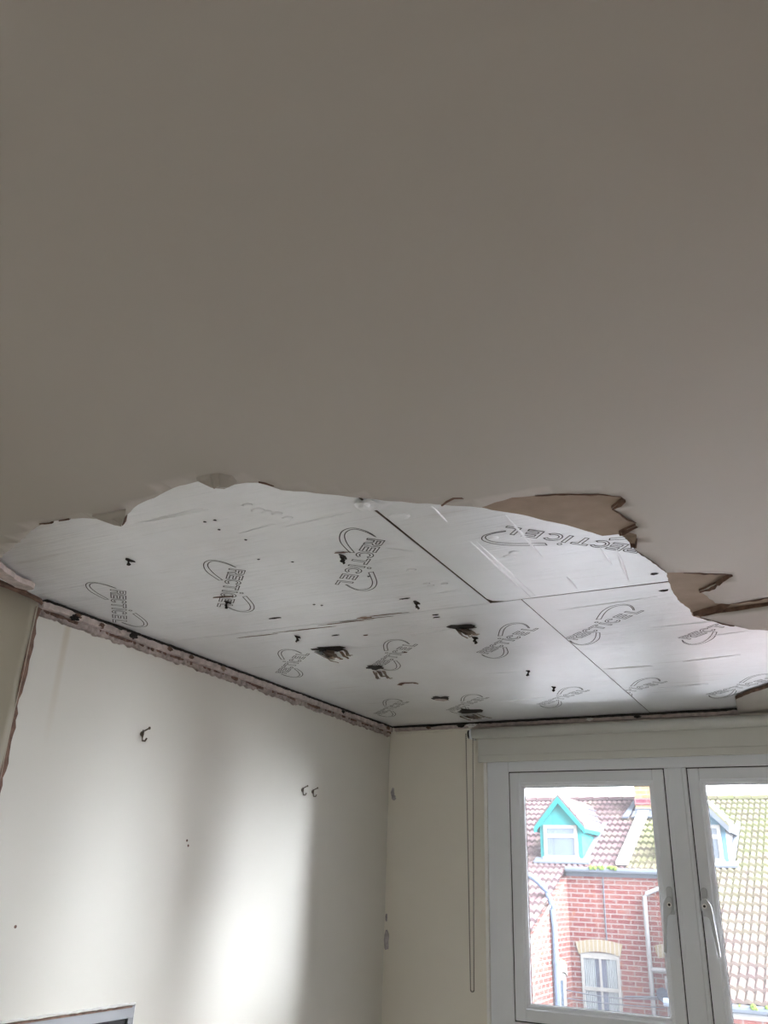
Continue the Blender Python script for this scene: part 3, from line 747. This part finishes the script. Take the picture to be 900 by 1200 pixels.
fp = thing('framed_panel', 'grey metal frame round a black panel set in the left wall, edged with white caulk', 'frame', (XL, .8, .6))
fy1 = onx(156.5, 1178, XL)[0]; fz1 = onx(156.5, 1178, XL)[1]; fy0 = fy1 - 1.3; fz0 = fz1 - .9; fw = .026
def fr_box(b, y0, y1, z0, z1, x1=.006): box(b, XL - .01, XL + x1, y0, y1, z0, z1)
b = bmesh.new(); fr_box(b, fy0, fy1, fz1 - fw, fz1); fr_box(b, fy0, fy1, fz0, fz0 + fw); fr_box(b, fy0, fy0 + fw, fz0 + fw, fz1 - fw); fr_box(b, fy1 - fw * .75, fy1, fz0 + fw, fz1 - fw)
obj('frame', b, 'greyframe', fp, bevel=.001)
obj('panel', bx(XL - .01, XL + .001, fy0 + fw, fy1 - fw * .75, fz0 + fw, fz1 - fw), 'black', fp)
b = bmesh.new(); random.seed(9); prev = None
path = [(fy0, fz1 + .004), (fy1 + .003, fz1 + .004), (fy1 + .004, fz1 - .9)]
pp = []
for a_, c_ in zip(path, path[1:]):
    n = int((Vector(c_) - Vector(a_)).length / .01)
    for i in range(n): pp.append(tuple(Vector(a_) + (Vector(c_) - Vector(a_)) * i / n))
tube(b, [(XL + .001, y + random.uniform(-.0012, .0012), z + random.uniform(-.0012, .0012)) for y, z in pp], [.0028 + random.uniform(-.001, .001) for _ in pp], 6)
obj('caulk_bead', b, 'caulk', fp)
b = bmesh.new(); box(b, XL - .004, XL + .0065, fy0, fy1 - .01, fz1 - .0035, fz1 + .0006); obj('painted_shadow_strip', b, 'tear', fp)  # brown strip stands for the shadow line along the frame top

# ------------------------------------------------------------------ window 1
PITCH = .6616
SX = [-1.1380 + PITCH * k for k in range(5)]; SW = .5785  # sashes past the second are out of view, added for more daylight
SZ0, SZ1 = CAMZ - .4290, CAMZ + .4015
YF = YW - .012      # room face of outer frame
def ring(bm, x0, x1, z0, z1, t0, y0, y1, t1=None):
    """rectangular ring: outer x0..x1,z0..z1; member width t0"""
    box(bm, x0, x0 + t0, y0, y1, z0, z1); box(bm, x1 - t0, x1, y0, y1, z0, z1)
    box(bm, x0 + t0, x1 - t0, y0, y1, z0, z0 + t0); box(bm, x0 + t0, x1 - t0, y0, y1, z1 - t0, z1)
b = bmesh.new()
gp = .0035
hx = [(s - gp, s + SW + gp) for s in SX]
FX0, FX1 = -1.2290, hx[-1][1] + .0885; FZ1 = CAMZ + .452; FZ0 = .58; TZ = SZ0 - .085
box(b, FX0, hx[0][0], YF, YF + .045, FZ0, FZ1); box(b, hx[-1][1], FX1, YF, YF + .045, FZ0, FZ1)
box(b, hx[0][0], hx[-1][1], YF, YF + .045, SZ1 + gp, FZ1); box(b, hx[0][0], hx[-1][1], YF, YF + .045, TZ, SZ0 - gp); box(b, hx[0][0], hx[-1][1], YF, YF + .045, FZ0, FZ0 + .07)
win = struct(obj('window_1', b, 'upvc', bevel=.003))
ORG[win.name] = Vector()
obj('glass', bx(hx[0][0] - .005, hx[-1][1] + .005, YF + .03, YF + .034, FZ0 + .06, TZ + .01), 'glass', win)  # lower panes, out of view, added to let more daylight in
for k in range(4):
    obj('mullion', bx(hx[k][1], hx[k + 1][0], YF, YF + .028, FZ0 + .07, TZ), 'upvc', win, bevel=.004)
    obj('mullion', bx(hx[k][1], hx[k + 1][0], YF, YF + .045, SZ0 - gp, SZ1 + gp), 'upvc', win, bevel=.004)
    xm = (hx[k][1] + hx[k + 1][0]) / 2
    obj('mullion_rib', bx(xm - .024, xm + .024, YF - .004, YF + .001, SZ0 - gp, SZ1 + gp), 'upvc', win, bevel=.002)
b = bmesh.new()
for (a_, c_) in hx: ring(b, a_ - .0005, c_ + .0005, SZ0 - gp - .0005, SZ1 + gp + .0005, .0045, YF + .006, YF + .05)
obj('gasket', b, 'gasket', win)
# painted edge beading down the reveal
obj('edge_trim', bx(FX0 - .014, FX0, YW - .018, YW + .02, FZ0, FZ1 - .01), 'caulk', win, bevel=.003)
obj('window_sill', bx(FX0 - .03, FX1 + .03, YW - .09, YW + .01, FZ0 - .03, FZ0), 'upvc', win, bevel=.004)
def handle_pts(side):
    # outline in metres about the spindle, side=+1 lever on the right
    q = [(-.002, .026), (.008, .023), (.016, .012), (.0215, .002), (.0235, -.020), (.0330, -.140), (.0330, -.146), (.0290, -.1490), (.0240, -.1460), (.0150, -.060), (.0120, -.040), (.008, -.034), (-.003, -.026), (-.010, -.014), (-.012, 0), (-.011, .014), (-.007, .023)]
    return [(side * x, z) for x, z in q]
HZ = CAMZ - .040
for k, sx0 in enumerate(SX):
    x0, x1 = sx0, sx0 + SW
    b = bmesh.new(); t0 = .0385
    ys = YF + .001; ring(b, x0, x1, SZ0, SZ1, t0, ys, ys + .042)
    sash = obj('sash', b, 'upvc', win, bevel=.0025)
    b = bmesh.new()
    # sloped glazing bead
    xi0, xi1, zi0, zi1 = x0 + t0, x1 - t0, SZ0 + t0, SZ1 - t0; bw = .0155; dy = .016
    o4 = [(xi0, zi0), (xi1, zi0), (xi1, zi1), (xi0, zi1)]; i4 = [(xi0 + bw, zi0 + bw), (xi1 - bw, zi0 + bw), (xi1 - bw, zi1 - bw), (xi0 + bw, zi1 - bw)]
    for lay in ((ys + .002, ys + .004, ys + .012), ):
        A = [b.verts.new((x, lay[0], z)) for x, z in o4]; mid = [((o[0] + i[0]) / 2, (o[1] + i[1]) / 2) for o, i in zip(o4, i4)]
        Bv = [b.verts.new((x, lay[1], z)) for x, z in mid]; Cc = [b.verts.new((x, lay[2], z)) for x, z in i4]; D = [b.verts.new((x, ys + .03, z)) for x, z in i4]
        for P_, Q_ in ((A, Bv), (Bv, Cc), (Cc, D)):
            for i in range(4): j = (i + 1) % 4; b.faces.new((P_[i], P_[j], Q_[j], Q_[i]))
    obj('glazing_bead', b, 'upvc', sash)
    b = bmesh.new(); ring(b, xi0 + bw - .0012, xi1 - bw + .0012, zi0 + bw - .0012, zi1 - bw + .0012, .0028, ys + .022, ys + .026); obj('glazing_gasket', b, 'gasket', sash)
    obj('glass', bx(xi0 + .004, xi1 - .004, ys + .026, ys + .030, zi0 + .004, zi1 - .004), 'glass', sash)
    side = 1 if k % 2 else -1
    hxp = (x0 + .0125) if side > 0 else (x1 - .0165)
    b = bmesh.new()
    # backplate (rounded strip)
    pl = [(hxp + .0105 * math.cos(a), HZ + .046 + .0105 * math.sin(a)) for a in [math.pi * i / 8 for i in range(9)]] + [(hxp - .0105, HZ - .030), (hxp + .0105, HZ - .030)]
    prism(b, [(x, ys, z) for x, z in pl], (0, -.007, 0))
    hd = obj('handle', b, 'handle', sash, bevel=.002, label='silver grey lever handle')
    b = bmesh.new(); pts = handle_pts(side); prism(b, [(hxp + x, ys - .016, HZ + z) for x, z in pts], (0, -.010, 0))
    cyl(b, (hxp, ys - .017, HZ), .009, .012, 'y', 16)
    obj('handle_lever', b, 'handle', sash, bevel=.0025)
    b = bmesh.new(); cyl(b, (hxp, ys - .0275, HZ), .0078, .002, 'y', 20); obj('lock_cylinder', b, 'caulk', sash, bevel=.0006)
    b = bmesh.new(); cyl(b, (hxp, ys - .0285, HZ), .0042, .0015, 'y', 14); obj('keyhole', b, 'gasket', sash)

# ------------------------------------------------------------------ roller blind
rb = thing('roller_blind', 'white roller blind rolled up above the window, bead chain at its left end', 'blind', (-1.28, YW - .04, CAMZ + .5))
RY, RZ, RR = YW - .036, CAMZ + .5515, .0195
RX0, RX1 = -1.2790, 2.20
b = bmesh.new(); cyl(b, (RX0, RY, RZ), RR, RX1 - RX0, 'x', 32); obj('fabric_roll', b, 'blind', rb, True)
yy = YW - .018
obj('fabric', bx(RX0 + .016, RX1 - .016, yy - .001, yy + .0005, CAMZ + .455, RZ + .01), 'blind', rb)
obj('hem_bar', bx(RX0 + .016, RX1 - .016, yy - .006, yy + .003, CAMZ + .4420, CAMZ + .4700), 'blind', rb, bevel=.0025)
for x, s in ((RX0 - .007, 1), (RX1, 1)):
    b = bmesh.new(); box(b, x, x + .006, RY - .02, YW, RZ - .02, RZ + .016); cyl(b, (x - .001, RY, RZ), .0205, .008, 'x', 20); obj('bracket', b, 'upvc', rb)
b = bmesh.new(); cyl(b, (RX0 - .017, RY, RZ), .018, .010, 'x', 24); obj('chain_wheel', b, 'gasket', rb, bevel=.001)
b = bmesh.new(); box(b, RX0 - .02, RX0 - .006, RY - .012, YW, RZ - .002, RZ + .017); obj('chain_guard', b, 'caulk', rb, bevel=.003)
b = bmesh.new()
zb = CAMZ - .345; xc = RX0 - .012
def chainx(z, s):
    t = (RZ - z) / (RZ - zb); return xc + s * (.0150 * (1 - t) + .0065 * t) + .004 * t
pts = []
n = 150
for i in range(n): z = RZ + (zb - RZ) * i / (n - 1); pts.append((chainx(z, -1), RY - .006, z))
for i in range(1, 5): a = math.pi * i / 5; cx_ = (chainx(zb, -1) + chainx(zb, 1)) / 2; pts.append((cx_ - .0065 * math.cos(a), RY - .006, zb - .006 * math.sin(a)))
for i in range(n): z = zb + (RZ - zb) * i / (n - 1); pts.append((chainx(z, 1), RY - .006, z))
for p in pts:
    c0 = len(b.verts); r_ = bmesh.ops.create_icosphere(b, subdivisions=1, radius=.0027, matrix=Matrix.Translation(p))
tube(b, pts, .0008, 5); obj('bead_chain', b, 'chain', rb, recalc=False, label='dark bead chain hanging in a long loop')

# ------------------------------------------------------------------ the house across the street
SL = .46; Y0 = 16.0; Z0 = .34     # roof plane: height above camera at Y0, slope
def rz(y): return CAMZ + Z0 + SL * (y - Y0)
YR = 19.1
XN0, XN1 = -4.64, -2.35           # recess (courtyard notch) between the two catslides
YE = 12.62                        # catslide eaves
house = thing('terraced_house', 'red brick house across the street with tiled roof and cream arched lintels', 'house', (-3, 16, -5))
ORG[house.name] = Vector((-3, 16, -5))
GZ = -5.0
def part(name, b, mat, parent=None, **k): return obj(name, b, mat, parent or house, **k)
# roof tiles: real corrugation and stepped courses
def roof_mesh(x0, x1, y0, y1, wave=.105, gauge=.262):
    b = bmesh.new(); nx = int((x1 - x0) / (wave / 6)); rows = int(math.ceil((y1 - y0) / gauge)); cs = []
    for r_ in range(rows):
        ya = y0 + r_ * gauge; yb = min(y1, ya + gauge); ring3 = []
        for (yy_, lift) in ((ya, .0), (ya + .002, .050), (yb, .004)):
            row = []
            for i in range(nx + 1):
                x = x0 + (x1 - x0) * i / nx; ph = (x / wave + .0 * r_) * math.tau
                h = .014 * (math.sin(ph) + .35 * math.sin(2 * ph + .8)); j = .006 * noise.noise(Vector((math.floor(x / wave) * 1.7, r_ * 2.3, 0)))
                row.append(b.verts.new((x, yy_, rz(yy_) + lift + (h if lift else h * .9) + j)))
            ring3.append(row)
        for a_, c_ in ((0, 1), (1, 2)):
            for i in range(nx): b.faces.new((ring3[a_][i], ring3[a_][i + 1], ring3[c_][i + 1], ring3[c_][i]))
    return b
b = roof_mesh(-9.0, 4.5, Y0 - .06, YR)
part('roof_tiles', b, 'tile', recalc=False)
b = roof_mesh(-9.0, XN0 + .03, YE - .05, Y0 - .06); part('roof_tiles', b, 'tile', recalc=False)
b = roof_mesh(XN1 - .05, 4.5, YE - .05, Y0 - .06); part('roof_tiles', b, 'tile', recalc=False)
# back slope, ridge
b = bmesh.new(); prism(b, [(-9, YR, rz(YR) - .01), (-9, YR + 3.2, rz(YR) - 1.48), (-9, YR + 3.2, rz(YR) - 1.6), (-9, YR, rz(YR) - .15)], (13.5, 0, 0)); part('back_slope', b, 'tile')
b = bmesh.new()
for i in range(42):
    x = -9 + i * .32; tube(b, [(x, YR, rz(YR) + .0), (x + .31, YR, rz(YR) + .008)], [.075, .085], 10)
part('ridge_tiles', b, 'tile')
# walls
def wall_part(b, mat): return part('brick_wall', b, mat)
wall_part(bx(XN0 - .02, XN1 + .02, Y0, Y0 + .25, GZ, CAMZ + Z0 - .06), 'brick')
b = bmesh.new(); prism(b, [(XN0, YE, GZ), (XN0, Y0 + .2, GZ), (XN0, Y0 + .2, rz(Y0) - .06), (XN0, YE, rz(YE) - .05)], (-.25, 0, 0)); wall_part(b, 'brick_s')
b = bmesh.new(); prism(b, [(XN1, YE, GZ), (XN1, Y0 + .2, GZ), (XN1, Y0 + .2, rz(Y0) - .06), (XN1, YE, rz(YE) - .05)], (.25, 0, 0)); wall_part(b, 'brick_s')
wall_part(bx(-9, XN0 - .001, YE, YE + .25, GZ, rz(YE) - .05), 'brick'); wall_part(bx(XN1 + .001, 4.5, YE, YE + .25, GZ, rz(YE) - .05), 'brick')
wall_part(bx(-9, 4.5, YR + 3, YR + 3.2, GZ, rz(YR) - 1.6), 'brick')
wall_part(bx(4.5, 9.5, 15.2, 20.5, GZ, CAMZ + 3.2), 'brick')  # tall wing and its roof, unseen, added to keep bright sky off the recess
b = bmesh.new(); prism(b, [(4.3, 15.0, CAMZ + 3.2), (9.7, 15.0, CAMZ + 3.2), (7.0, 15.0, CAMZ + 4.8)], (0, 5.7, 0)); part('added_wing_roof', b, 'tile')
# gutters
b = bmesh.new(); tube(b, [(XN0 + .02, Y0 - .12, CAMZ + Z0 - .035), (XN1 - .04, Y0 - .12, CAMZ + Z0 - .05)], .05, 10); box(b, XN0, XN1, Y0 - .03, Y0 + .0, CAMZ + Z0 - .14, CAMZ + Z0 - .02); part('gutter', b, 'gutter')
b = bmesh.new(); tube(b, [(XN1 - .1, YE - .09, rz(YE) - .075), (4.5, YE - .09, rz(YE) - .075)], .05, 10); part('gutter', b, 'gutter')
part('fascia', bx(XN1 + .01, 4.5, YE - .03, YE - .001, rz(YE) - .19, rz(YE) - .09), 'pipe_w')
# barge strip down the left rake
b = bmesh.new(); tube(b, [(XN0 + .02, Y0 - 1.15, rz(Y0 - 1.15) - .10), (XN0 + .02, YE, rz(YE) - .10)], .022, 6); part('barge_strip', b, 'mortar_w')
# parapet strip, flashing and chimney
def on_roof_quad(b, pts, lift=.07, th=.05):
    prism(b, [(x, y, rz(y) + lift) for x, y in pts], (0, 0, th))
b = bmesh.new(); on_roof_quad(b, [(-3.74, Y0 - .02), (-3.53, Y0 - .02), (-3.53, 18.25), (-3.74, 18.25)]); part('parapet_strip', b, 'mortar_w')
b = bmesh.new(); on_roof_quad(b, [(-4.02, 18.0), (-3.90, 18.0), (-3.84, 19.0), (-3.93, 19.0)], .06, .03); on_roof_quad(b, [(-3.84, 18.02), (-3.0, 18.02), (-3.0, 18.30), (-3.84, 18.30)], .06, .03); part('chimney_flashing', b, 'lead')
ch = part('chimney', bx(-3.80, -2.95, 18.30, 19.05, rz(18.2) - .1, CAMZ + 2.9), 'chim', label='yellow brick chimney stack with a red band')
b = bmesh.new(); box(b, -3.81, -2.94, 18.29, 19.06, CAMZ + 1.60, CAMZ + 1.73); obj('red_band', b, 'chimred', ch)
b = bmesh.new(); box(b, -3.86, -2.89, 18.24, 19.11, CAMZ + 2.9, CAMZ + 3.0)
for cx_ in (-3.6, -3.15): tube(b, [(cx_, 18.67, CAMZ + 3.0), (cx_, 18.67, CAMZ + 3.45)], [.13, .10], 14)
obj('chimney_pots', b, 'chim', ch)
b = bmesh.new(); box(b, -3.815, -2.935, 18.285, 19.065, rz(18.3) + .03, rz(18.3) + .13); obj('lead_apron', b, 'lead', ch)

def dormer(xa, xb, yf, zb_, ze, zp, face, trim, frame, glassx, roofm, cheek, label, rounded=False):
    """gabled dormer: front at yf, base zb_, eaves ze, apex zp (heights above camera)"""
    xm = (xa + xb) / 2; zb_ += CAMZ; ze += CAMZ; zp += CAMZ
    yb = lambda z: Y0 + (z - CAMZ - Z0) / SL      # where a height meets the main roof
    b = bmesh.new()
    prism(b, [(xa, yf, zb_), (xb, yf, zb_), (xb, yf, ze), (xm, yf, zp), (xa, yf, ze)], (0, .05, 0))
    d = part('dormer', b, face, label=label)
    for x in (xa, xb - .03):
        b = bmesh.new(); prism(b, [(x, yf + .05, zb_ - .06), (x, yb(ze), ze), (x, yf + .05, ze)], (.03, 0, 0)); obj('dormer_cheek', b, cheek, d)
    for s, xe2 in ((-1, xa), (1, xb)):
        ov = .085; dx = xe2 - xm; k = (abs(dx) + ov) / abs(dx); ex, ez = xm + dx * k, zp + (ze - zp) * k
        b = bmesh.new(); y_f = yf - .10
        prism(b, [(xm, y_f, zp + .02), (ex, y_f, ez + .02), (ex, yb(ez) + .15, ez + .02), (xm, yb(zp) + .15, zp + .02)], (0, 0, .055)); obj('dormer_roof', b, roofm, d)
        n = 4
        b = bmesh.new()
        for i in range(1, n + 1):
            t = i / (n + .3); tube(b, [(xm + (ex - xm) * t, y_f, zp + .085 + (ez - zp) * t), (xm + (ex - xm) * t, yb(zp + (ez - zp) * t) + .1, zp + .085 + (ez - zp) * t)], .014, 6)
        obj('dormer_roof_rolls', b, 'lead', d)
        b = bmesh.new(); prism(b, [(xm, y_f - .01, zp + .03), (ex, y_f - .01, ez + .03), (ex, y_f - .01, ez - .07), (xm, y_f - .01, zp - .09)], (0, .03, 0)); obj('bargeboard', b, trim, d)
        b = bmesh.new(); prism(b, [(ex - s * .02, y_f, ez + .02), (ex - s * .02, yb(ez), ez + .02), (ex - s * .02, yb(ez), ez - .045), (ex - s * .02, y_f, ez - .045)], (s * .02, 0, 0)); obj('eaves_board', b, trim, d)
    # window
    wa, wb = xa + .075, xb - .075; z0_, z1_ = zb_ + .07, ze - .02
    b = bmesh.new(); t = .055; ring(b, wa, wb, z0_, z1_, t, yf - .035, yf + .0); zm = z1_ - (z1_ - z0_) * .30
    box(b, wa + t, wb - t, yf - .033, yf, zm - .05, zm + .02); box(b, wa - .02, wb + .02, yf - .07, yf, z0_ - .045, z0_ + .03)
    f = obj('dormer_window', b, frame, d)
    obj('pane', bx(wa + t, wb - t, yf - .012, yf - .004, z0_ + .03, z1_ - t), glassx, d)
    b = bmesh.new()
    on_roof_quad(b, [(xb + .01, yf - .10), (xb + .09, yf - .10), (xb + .10, yb(ze) + .15), (xb + .01, yb(ze) + .05)], .055, .03)
    on_roof_quad(b, [(xa - .10, yf - .16), (xb + .15, yf - .16), (xb + .15, yf + .02), (xa - .10, yf + .02)], .05, .03)
    obj('dormer_flashing', b, 'lead', d)
    return d
dormer(-5.16, -4.375, 16.18, .42, 1.085, 1.535, 'turq', 'turqd', 'mortar_w', 'pane', 'tile', 'turq', 'turquoise dormer with a white framed window')
dormer(-2.82, -1.885, 16.18, .42, 1.10, 1.60, 'paleblue', 'lead', 'mortar_w', 'pane', 'tile', 'pipe_w', 'pale blue and white dormer seen past the mullion')

# recess windows and lintels
def arched_lintel(b, xa, xb, z_spring, rise, h, y0_, y1_, n=12):
    lo, hi = [], []
    for i in range(n + 1):
        t = i / n; x = xa + (xb - xa) * t; s = rise * (1 - (2 * t - 1) ** 2)
        xo = xa - .05 + (xb - xa + .10) * t; lo.append((x, z_spring + s)); hi.append((xo, z_spring + h + s))
    out = lo + hi[::-1]; prism(b, [(x, y0_, z) for x, z in out], (0, y1_ - y0_, 0)); bmesh.ops.triangulate(b, faces=b.faces[:])
w1x0, w1x1, w1t, w1b = -4.455, -3.800, CAMZ - 1.045, CAMZ - 2.15
b = bmesh.new(); arched_lintel(b, w1x0 - .035, w1x1 + .02, w1t + .01, .055, .185, Y0 - .025, Y0 + .01); part('arched_lintel', b, 'arch', label='cream brick arched lintel over the curtained window')
b = bmesh.new(); ring(b, w1x0, w1x1, w1b, w1t, .045, Y0 - .03, Y0 + .02); xm = (w1x0 + w1x1) / 2
box(b, xm - .018, xm + .018, Y0 - .026, Y0 + .01, w1b, w1t); zm = CAMZ - 1.545; box(b, w1x0 + .04, w1x1 - .04, Y0 - .034, Y0 + .012, zm - .028, zm + .028); box(b, w1x0 - .02, w1x1 + .02, Y0 - .012, Y0 + .01, w1t, w1t + .04)
sw = part('sash_window', b, 'mortar_w', label='white sash window with parted curtains')
obj('pane', bx(w1x0 + .03, w1x1 - .03, Y0 - .004, Y0 - .001, w1b + .03, w1t - .03), 'pane', sw)
for (a_, c_) in ((w1x0 + .045, w1x0 + .235), (w1x1 - .225, w1x1 - .045)):
    b = bmesh.new(); prev = None; n = 28
    for i in range(n + 1):
        x = a_ + (c_ - a_) * i / n; y = Y0 - .013 + .006 * math.sin(i * 1.35); r2_ = [b.verts.new((x, y, w1b + .04)), b.verts.new((x, y, w1t - .045)), b.verts.new((x, y + .003, w1t - .045)), b.verts.new((x, y + .003, w1b + .04))]
        if prev:
            for q in range(4): b.faces.new((prev[q], r2_[q], r2_[(q + 1) % 4], prev[(q + 1) % 4]))
        prev = r2_
    obj('curtain', b, 'curtain', sw)
b = bmesh.new(); arched_lintel(b, -3.15, -2.62, CAMZ - 1.02, .05, .19, Y0 - .025, Y0 + .01); part('arched_lintel', b, 'arch', label='cream brick arched lintel half hidden by the window frame')
# side-wall window in the recess
b = bmesh.new()
pr = [(XN0 + .02, y, z) for y, z in ((15.10, CAMZ - 1.40), (15.10, CAMZ - 1.20), (15.25, CAMZ - 1.12), (15.40, CAMZ - 1.095), (15.55, CAMZ - 1.12), (15.68, CAMZ - 1.19), (15.68, CAMZ - 1.36), (15.55, CAMZ - 1.30), (15.40, CAMZ - 1.28), (15.25, CAMZ - 1.31))]
prism(b, pr, (-.04, 0, 0)); bmesh.ops.triangulate(b, faces=b.faces[:]); part('arched_lintel', b, 'arch', label='cream brick lintel on the side wall behind the blue downpipe')
b = bmesh.new(); box(b, XN0 - .02, XN0 + .015, 15.22, 15.60, CAMZ - 2.2, CAMZ - 1.31); sw2 = part('side_window', b, 'mortar_w'); obj('pane', bx(XN0 + .012, XN0 + .018, 15.27, 15.42, CAMZ - 2.15, CAMZ - 1.4), 'pane', sw2)

# pipes, cables, moss, dish
def piece(name, b, mat, label, cat, group=None): return tag(obj(name, b, mat), label, cat, group)
yp = 14.9
b = bmesh.new()
tube(b, [(-5.35, yp, CAMZ + .30), (-4.93, yp, CAMZ + .155), (-4.80, yp, CAMZ + .065), (-4.70, yp, CAMZ - .035), (-4.655, yp, CAMZ - .13), (-4.61, yp, CAMZ - .24), (-4.575, yp, CAMZ - .6), (-4.575, yp, GZ)], .048, 10)
for z in (CAMZ - 1.14, CAMZ - .32): cyl(b, (-4.575, yp, z), .056, .05, 'z', 12)
part('downpipe', b, 'pipe_b', label='blue grey downpipe with a bent top')
b = bmesh.new()
tube(b, [(-2.75, 15.9, CAMZ + .155), (-3.24, 15.9, CAMZ - .045), (-3.275, 15.9, CAMZ - .10), (-3.28, 15.9, CAMZ - .20), (-3.28, 15.9, GZ)], .037, 10); tube(b, [(-3.28, 15.9, CAMZ - 1.185), (-2.9, 15.9, CAMZ - 1.185)], .034, 10)
part('waste_pipe', b, 'pipe_w', label='white waste pipe with a branch')
b = bmesh.new(); tube(b, [(-3.03, 15.92, CAMZ - 1.26), (-3.03, 15.92, GZ)], .04, 10); part('waste_pipe', b, 'pipe_w', label='white pipe by the recess edge')
b = bmesh.new(); tube(b, [(-3.985, 15.985, CAMZ + .2), (-3.99, 15.985, CAMZ - .8)], .010, 6); part('wall_cable', b, 'cable')
for (x0_, x1_, y_, z_, seed) in ((-4.18, -3.72, Y0 - .15, CAMZ + Z0 + .0, 1), (-1.7, -.2, YE - .12, rz(YE) - .045, 2)):
    b = bmesh.new(); random.seed(seed)
    for i in range(26):
        x = random.uniform(x0_, x1_); s = random.uniform(.022, .045); bmesh.ops.create_icosphere(b, subdivisions=1, radius=s, matrix=Matrix.Translation((x, y_ + random.uniform(-.02, .02), z_ + random.uniform(-.015, .015))))
    o_ = part('gutter_moss', b, 'moss', label='green moss in the gutter'); o_['kind'] = 'stuff'
# satellite dish on a long arm fixed near the recess edge
ds = thing('satellite_dish', 'small grey satellite dish seen edge-on at the lower right of the left pane', 'satellite dish', (-3.1, 15.6, CAMZ - 1.5))
b = bmesh.new(); prev = None; c = Vector((-3.045, 15.5, CAMZ - 1.505)); nrm = Vector((.55, -.75, .35)).normalized(); a_ = nrm.orthogonal().normalized(); c_ = nrm.cross(a_)
for k in range(6):
    r0 = .105 * k / 5; off = .035 * (k / 5) ** 2
    rg = [b.verts.new(c + nrm * off + (a_ * math.cos(t * math.tau / 20) + c_ * math.sin(t * math.tau / 20)) * r0) for t in range(20)] if k else [b.verts.new(c)]
    if prev:
        for t in range(20):
            if len(prev) == 1: b.faces.new((prev[0], rg[t], rg[(t + 1) % 20]))
            else: b.faces.new((prev[t], rg[t], rg[(t + 1) % 20], prev[(t + 1) % 20]))
    prev = rg
fs = b.faces[:]; g_ = bmesh.ops.extrude_face_region(b, geom=fs)
for e in g_['geom']:
    if isinstance(e, bmesh.types.BMVert): e.co -= nrm * .02
obj('dish', b, 'dish', ds)
b = bmesh.new(); tube(b, [c, c + Vector((-.10, .02, -.035)), c + Vector((-.62, .10, -.075))], [.022, .016, .014], 8); tube(b, [c, c + Vector((.02, .5, -.02))], .02, 8); obj('arm', b, 'cable', ds)
for i, (dz, lb) in enumerate(((0, 'upper of two thin cables slung across the recess'), (-.12, 'lower of two thin cables slung across the recess'))):
    b = bmesh.new(); tube(b, [(-4.62 + 1.6 * t, 15.55 - .0 * t, CAMZ - 1.555 + dz + (-.10 + .06 * i) * 4 * t * (1 - t) * .5) for t in [k / 14 for k in range(15)]], .009, 6)
    piece('overhead_cable', b, 'cable', lb, 'cable', 'cables across the recess')
struct(obj('street', bx(-40, 40, 3.6, 60, GZ - .1, GZ), 'road'))
struct(obj('yard', bx(-40, 40, -40, YB - .4, GZ - .1, GZ), 'road'))
